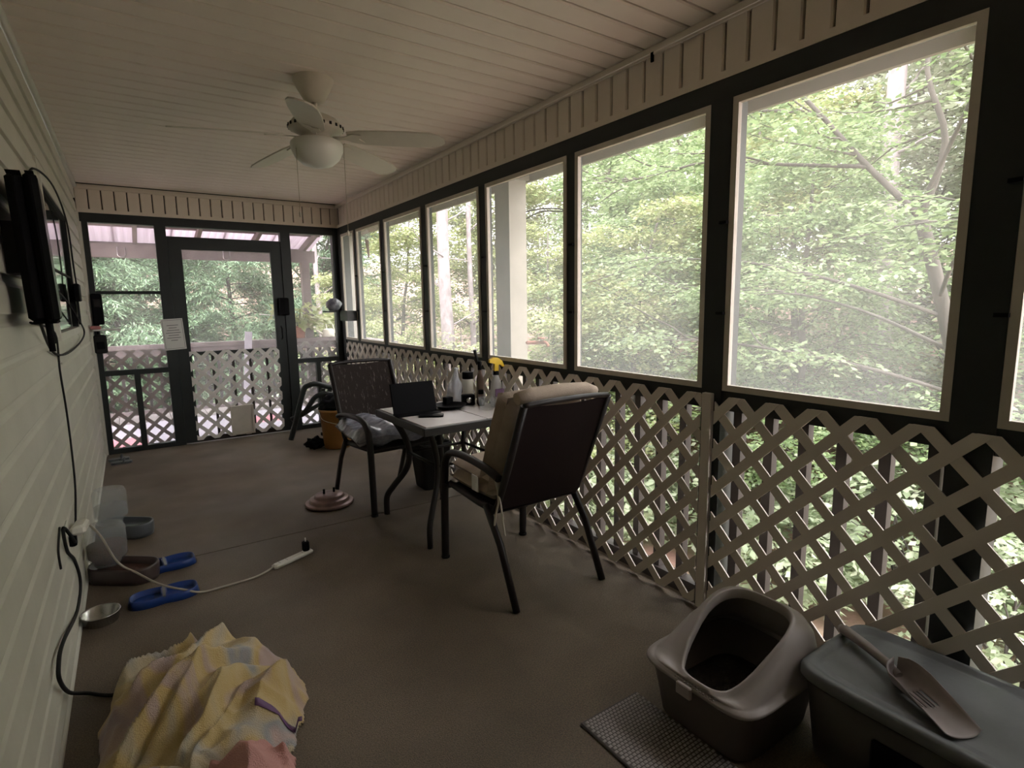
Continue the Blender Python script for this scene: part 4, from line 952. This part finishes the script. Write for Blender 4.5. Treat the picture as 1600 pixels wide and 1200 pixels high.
def wander(p, d, L_, k=6, wob=.18, up=0):
    pts = [Vector(p)]; d = Vector(d).normalized()
    for i in range(k):
        d = (d + Vector((random.gauss(0, wob), random.gauss(0, wob), random.gauss(0, wob) + up))).normalized(); pts.append(pts[-1] + d * (L_ / k))
    return pts
def make_tree(hgt, z0, nb, bl, leafm, L0, ns, m_=9, ln=.45, barkm='bark', r0=.09, up=.03, conif=False, spread=.45, rise=.35, lean=0):
    """returns (trunk mesh, branch mesh, foliage mesh), base at origin"""
    tk = MB(); tp = wander((0, 0, -.2), (lean, 0, 1), hgt, 8, .05, .05); wood(tk, tp, r0, r0 * .2, 9)
    br = MB(); P = []; A = []
    for b_ in range(nb):
        f = z0 + (1 - z0) * (b_ + random.random()) / nb; i = f * (len(tp) - 1); i0 = min(int(i), len(tp) - 2); base = tp[i0].lerp(tp[i0 + 1], i - i0)
        az = b_ * 2.399 + random.gauss(0, .3); L_ = bl * (1 - .65 * ((f - z0) / (1 - z0)) ** 1.2) * random.uniform(.75, 1.2)
        bp = wander(base, (math.cos(az), math.sin(az), rise if not conif else .25), L_, 6, .14, up if not conif else -.05)
        wood(br, bp, r0 * .30 * (1.2 - f), .004, 5)
        for s_ in range(3):
            j = random.randint(1, 4); a2 = az + random.choice((-1, 1)) * random.uniform(.5, 1.0)
            sp = wander(bp[j], (math.cos(a2), math.sin(a2), rise * .5 if not conif else 0), L_ * .5, 4, .15, 0); wood(br, sp, r0 * .10, .003, 4)
            for _ in range(int(ns / nb / 6)):
                q_ = random.random() ** .7 * 3.999; k = int(q_); pt = sp[k].lerp(sp[k + 1], q_ - k)
                P.append(pt + Vector((random.gauss(0, .12 * spread * 2), random.gauss(0, .12 * spread * 2), random.gauss(0, .05)))); A.append(a2 + random.uniform(-1.1, 1.1))
        for _ in range(int(ns / nb / 2)):
            q_ = (.15 + .85 * random.random() ** .7) * 5.999; k = int(q_); pt = bp[k].lerp(bp[k + 1], q_ - k)
            P.append(pt + Vector((random.gauss(0, spread * .35), random.gauss(0, spread * .35), random.gauss(0, .06 + .08 * spread)))); A.append(az + random.uniform(-1.3, 1.3))
    P = np.array([tuple(p) for p in P]); A = np.array(A)
    if conif: arr = sprays(P, A, ln, m_, L0, pitch=.45, droop=.45, jit=.25); fm = leaf_mesh('foliage', *arr, .10, leafm)
    else: arr = sprays(P, A, ln, m_, L0); fm = leaf_mesh('foliage', *arr, .29, leafm)
    return tk.mesh('trunk', barkm), br.mesh('branches', barkm), fm
def make_bush(r, hgt, leafm, L0, ns, m_=8, ln=.3):
    st_ = MB(); P = []; A = []
    for b_ in range(10):
        az = b_ * 2.399; sp = wander((0, 0, -.05), (math.cos(az) * .5, math.sin(az) * .5, 1), hgt * random.uniform(.7, 1.05), 5, .2, 0); wood(st_, sp, .018, .004, 5)
    for _ in range(ns):
        u = rng.normal(0, 1, 3); u /= np.linalg.norm(u); k = rng.uniform(.45, 1) ** .6; P.append((u[0] * r * k, u[1] * r * k, hgt * .5 + u[2] * hgt * .5 * k)); A.append(math.atan2(u[1], u[0]) + rng.normal(0, .6))
    arr = sprays(np.array(P), np.array(A), ln, m_, L0); return st_.mesh('stem', 'bark'), None, leaf_mesh('foliage', *arr, .27, leafm)
def seen_through(x, y):
    # which opening of the porch the plant stands behind, as seen from the middle of the near end
    dx, dy = x - .32, y
    if dx <= 0 or dy / dx * 2.08 > L:
        xx = .32 + dx / dy * L
        return 'the narrow bay left of the door' if xx < .65 else 'the screen door' if xx < 1.8 else 'the narrow bay right of the door'
    yy = dy / dx * 2.08
    for i, nm in enumerate(('the partly seen window at the right edge', 'the large window nearest the litter boxes', 'the second large window', 'the window beside the outside column', 'the narrow window with the pale pine', 'the second narrow window from the far corner', 'the narrow window at the far corner')):
        if yy < (.58, 1.5, 2.45, 3.39, 4.32, 5.23, 9)[i]: return nm
def plant(kind, meshes, label, cat, x, y, rz=0, s=1, group=None, z=None, gname=None):
    dist = math.hypot(x - .3, y); dep = 'near' if dist < 9 else 'farther' if dist < 15 else 'distant'
    label = '%s %s seen through %s' % (dep, label, seen_through(x, y))
    t = thing(kind, label, cat, (x, y, ground_z(x, y) if z is None else z), group, rz); t.scale = (s, s, s)
    for nm, me in zip(('trunk' if cat == 'tree' else 'stem', 'branches', 'foliage'), meshes):
        if me is None: continue
        o = bpy.data.objects.new(nm, me); C.objects.link(o); o.parent = t
        if nm == 'foliage' or nm == 'branches': o['kind'] = 'stuff'
    return t
beechA = make_tree(6.2, .18, 26, 2.7, 'leafA', .085, 3600, 9, .42, r0=.085, rise=.30, spread=.5)
beechB = make_tree(6.5, .15, 24, 2.5, 'leafB', .095, 2600, 9, .45, r0=.09, rise=.35, spread=.55)
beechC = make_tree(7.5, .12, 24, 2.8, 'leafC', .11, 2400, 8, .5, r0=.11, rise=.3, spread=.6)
cedarA = make_tree(5.2, .04, 44, 2.3, 'leafD', .12, 5200, 12, .42, r0=.10, conif=True, spread=.35)
bushA = make_bush(.85, 1.3, 'leafF', .10, 420)
bushB = make_bush(.75, 1.1, 'leafF', .13, 300)
bushC = make_bush(.8, 1.2, 'leafE', .10, 300)
# the near beech with visible limbs (window nearest the viewer)
def hero():
    tk = MB(); br = MB(); P = []; A = []
    tp = smooth_path([(5.9, 1.45, -1.7), (5.75, 1.55, .2), (5.55, 1.72, 1.25), (5.3, 1.85, 2.0)], 5); wood(tk, tp, .065, .045, 10)
    limbs = [[(5.3, 1.85, 2.0), (5.1, 2.2, 2.45), (4.9, 2.55, 2.95), (4.75, 2.95, 3.4), (4.6, 3.4, 3.9)],
             [(5.3, 1.85, 2.0), (5.25, 1.72, 2.5), (5.2, 1.85, 3.0), (5.3, 1.9, 3.6), (5.2, 2.0, 4.4)],
             [(5.12, 2.15, 2.4), (4.9, 2.7, 2.5), (4.7, 3.3, 2.62), (4.6, 3.9, 2.6), (4.5, 4.5, 2.65)],
             [(5.55, 1.72, 1.25), (5.1, 2.2, 1.5), (4.8, 2.8, 1.7), (4.6, 3.4, 1.78), (4.5, 4.0, 1.75)],
             [(5.75, 1.55, .6), (5.2, 2.1, .85), (4.8, 2.8, 1.0), (4.6, 3.6, 1.05), (4.6, 4.4, .95)],
             [(5.5, 1.75, 1.4), (5.0, 1.5, 1.7), (4.6, 1.2, 1.9), (4.2, .9, 2.0)],
             [(5.3, 1.85, 2.1), (5.0, 1.5, 2.7), (4.6, 1.2, 3.1), (4.3, 1.0, 3.3)],
             [(5.6, 1.7, 1.0), (5.9, 2.5, 1.3), (6.0, 3.4, 1.5), (6.1, 4.3, 1.5)],
             [(4.95, 2.5, 2.85), (5.2, 3.2, 3.1), (5.4, 4.0, 3.2), (5.5, 4.8, 3.2)],
             [(5.75, 1.55, .3), (5.3, 2.6, .35), (5.1, 3.5, .3), (5.0, 4.4, .2)],
             [(5.7, 1.5, .5), (5.3, 1.1, .6), (4.9, .7, .6), (4.5, .3, .5)]]
    for li, lm in enumerate(limbs):
        pts = smooth_path(lm, 4); wood(br, pts, .028 if li < 2 else .017, .005, 7)
        for _ in range(7):
            q_ = random.uniform(.25, .98) * (len(pts) - 1.01); k = int(q_); p = pts[k].lerp(pts[k + 1], q_ - k); d = (pts[k + 1] - pts[k]).normalized()
            az = math.atan2(d.y, d.x) + random.choice((-1, 1)) * random.uniform(.4, 1.2); L_ = random.uniform(.5, 1.1)
            sp = wander(p, (math.cos(az), math.sin(az), .1), L_, 5, .16, 0); wood(br, sp, .010, .003, 5)
            for _ in range(17):
                q2 = random.random() ** .8 * 4.99; k2 = int(q2); pp = sp[k2].lerp(sp[k2 + 1], q2 - k2) + Vector((random.gauss(0, .06), random.gauss(0, .06), random.gauss(0, .025))); P.append(tuple(pp)); A.append(az + random.uniform(-1.1, 1.1))
        for _ in range(26):
            q_ = random.uniform(.3, 1) * (len(pts) - 1.01); k = int(q_); p = pts[k].lerp(pts[k + 1], q_ - k) + Vector((random.gauss(0, .14), random.gauss(0, .14), random.gauss(0, .05))); P.append(tuple(p)); A.append(random.uniform(0, 6.28))
    arr = sprays(np.array(P), np.array(A), .34, 9, .062, jit=.28)
    t = thing('beech_tree', 'slender beech with bare forking limbs right outside the nearest large window', 'tree', (5.9, 1.45, ground_z(5.9, 1.45)))
    tk.build('trunk', 'bark', t); o = br.build('branches', 'bark', t); o['kind'] = 'stuff'
    fm = leaf_mesh('foliage', *arr, .30, 'leafA'); o = bpy.data.objects.new('foliage', fm); C.objects.link(o); o.parent = t; o.location = -t.location; o['kind'] = 'stuff'
hero()
GT = 'broadleaf trees of the wood outside the right side'
LB = 'leafy broadleaf tree of the dense wood beyond the right side windows'
for x_, y_, k, r_, s_ in ((7.4, 3.8, 0, .3, .8), (6.6, 5.9, 1, 1.2, .72), (8.4, .6, 0, 2.2, .9), (8.2, 6.6, 0, 4.0, .9), (7.0, 8.2, 1, 2.9, .7), (10.2, 3.0, 2, .5, .95), (10.6, 5.6, 1, 2.1, 1.0), (9.6, 9.2, 0, 3.3, 1.0),
                         (10.4, -1.4, 1, 1.4, 1.0), (12.8, 1.5, 2, 5.1, 1.1), (13.2, 4.6, 2, .2, 1.1), (13.6, 8.0, 1, 3.1, 1.15), (11.8, 11.8, 2, 4.1, 1.1), (9.2, 14.2, 1, .9, 1.05), (16.5, 2.4, 2, 2.6, 1.4), (17.4, 6.5, 2, 3.9, 1.5),
                         (16.8, 11.2, 2, 1.1, 1.45), (14.6, 15.6, 1, 2.4, 1.45), (11.2, 18.2, 2, .4, 1.4), (16.2, -2.4, 2, .6, 1.4), (21.5, 9.5, 2, 2.0, 1.9), (19.5, 16.0, 2, 5.0, 1.9), (21.8, 2.0, 2, 1.0, 1.9), (15.0, 21.5, 2, 3.0, 1.9), (24.5, 20.0, 2, .2, 2.3), (21.0, -5.0, 2, 4.2, 1.8)):
    plant('broadleaf_tree', (beechA, beechB, beechC)[k], ('green leafy tree', 'yellow-green leafy tree', 'pale leafy tree')[k], 'tree', x_, y_, r_, s_, GT)
for x_, y_, r_, s_ in ((.3, 13.4, 0, 1.0), (2.4, 14.2, 2.1, .95), (-1.9, 13.2, 4.2, 1.05), (-4.4, 14.6, 1.2, 1.15), (4.4, 16.0, 3.3, 1.1), (-.8, 17.5, .7, 1.3), (1.6, 18.6, .2, 1.3)):
    plant('cedar_tree', cedarA, 'feathery green cedar', 'tree', x_, y_, r_, s_, 'cedars beyond the far deck')
for x_, y_, k, r_, s_ in ((5.6, 12.6, 1, .3, .8), (6.4, 17.2, 2, 1.5, 1.2), (2.0, 23.0, 2, .8, 1.7), (-4.0, 22.0, 2, 3.1, 1.7), (-9.0, 19.0, 2, 5.5, 1.6), (7.0, 25.0, 2, 2.2, 1.9), (-1.0, 29.0, 2, 2.2, 2.2), (4.2, 11.0, 1, 4.4, .55)):
    plant('broadleaf_tree', (beechA, beechB, beechC)[k], ('green leafy tree', 'yellow-green leafy tree', 'pale leafy tree')[k], 'tree', x_, y_, r_, s_, 'broadleaf trees beyond the far deck')
GBU = 'bushes on the slope outside'
for i, (x_, y_, k, r_, s_) in enumerate(((5.0, -.1, 1, 0, .8), (5.9, 1.2, 0, 1, .8), (5.7, 2.9, 1, 2, .8), (6.4, 4.2, 0, 3, 1.0), (4.8, 5.0, 1, 4, .9), (5.9, 5.6, 0, 5, 1.0), (5.0, 7.0, 0, .4, 1.0), (6.2, 7.4, 1, 1.4, 1.1), (4.6, 8.8, 1, 2.4, .95),
                                       (6.8, 2.2, 0, 3.4, 1.1), (7.2, .2, 1, 4.4, 1.1), (7.9, 4.8, 2, 5.4, 1.1), (7.6, 9.8, 0, .8, 1.2), (5.6, 10.2, 1, 1.8, 1.1), (8.8, 2.4, 0, 2.8, 1.3), (9.2, 7.6, 1, 3.8, 1.3), (9.5, -.6, 0, 4.8, 1.3), (4.3, -.9, 0, .3, .8),
                                       (3.9, 10.6, 0, 5.8, 1.0), (2.0, 10.8, 0, 1.1, 1.0), (.2, 10.6, 1, 2.1, 1.0), (-1.6, 10.9, 0, 3.1, 1.0), (11.4, 1.0, 1, 1.0, 1.5), (11.8, 7.0, 0, 2.0, 1.5), (11.0, 4.4, 2, 3.0, 1.5))):
    plant('bush', (bushA, bushB, bushC)[k], ('low fine leaved bush', 'low broad leaved bush', 'low rusty bush')[k], 'bush', x_, y_, r_, s_, GBU if x_ > 3.95 else 'bushes beyond the deck railing')
# pines with pale straight trunks
def pine(label, x, y, r, h, az):
    t = thing('pine_tree', label, 'tree', (x, y, ground_z(x, y))); z = ground_z(x, y)
    mb = MB(); pts = [(x, y, z - .2), (x + .03, y, z + 2), (x - .02, y + .03, z + 4.5), (x + .02, y, z + h)]; wood(mb, smooth_path(pts, 5), r, r * .6, 16); mb.build('trunk', 'barkp', t)
    br = MB()
    for k in range(7):
        zz = z + 1.8 + k * .75; a_ = az + k * 2.1; wood(br, wander((x, y, zz), (math.cos(a_), math.sin(a_), .35), random.uniform(.9, 2.0), 7, .2, .03), .022, .005, 6)
    o = br.build('bare_branches', 'barkp', t); o['kind'] = 'stuff'
pine('tall pine with thick pale pinkish trunk seen through the fourth window from the right', 6.05, 10.95, .17, 11, 4.2)
pine('slim pale trunked pine just right of the thick pale pine', 7.3, 12.0, .08, 9, 3.0)
pine('thin pale trunk far beyond the far right corner of the deck', 3.9, 13.0, .07, 9, 1.0)
pine('pale pine trunk half hidden by leaves behind the bare limbed beech', 9.0, 3.6, .15, 10, 2.0)
# plant in the pot
st_ = MB(); P = []; A = []
for k in range(14):
    a_ = k * 2.399; sp = wander((2.36, 8.46, 1.10), (math.cos(a_) * .7, math.sin(a_) * .5, 1), random.uniform(.22, .42), 4, .2, -.05); wood(st_, sp, .005, .002, 4)
    for p in sp[1:]: P.append(tuple(p)); A.append(a_ + random.uniform(-.8, .8))
st_.build('stem', 'bark', t_pot)
fm = leaf_mesh('foliage', *sprays(np.array(P), np.array(A), .14, 4, .15, jit=.4), .26, 'leafB')
o = bpy.data.objects.new('foliage', fm); C.objects.link(o); o.parent = t_pot; o.location = -t_pot.location; o['kind'] = 'stuff'
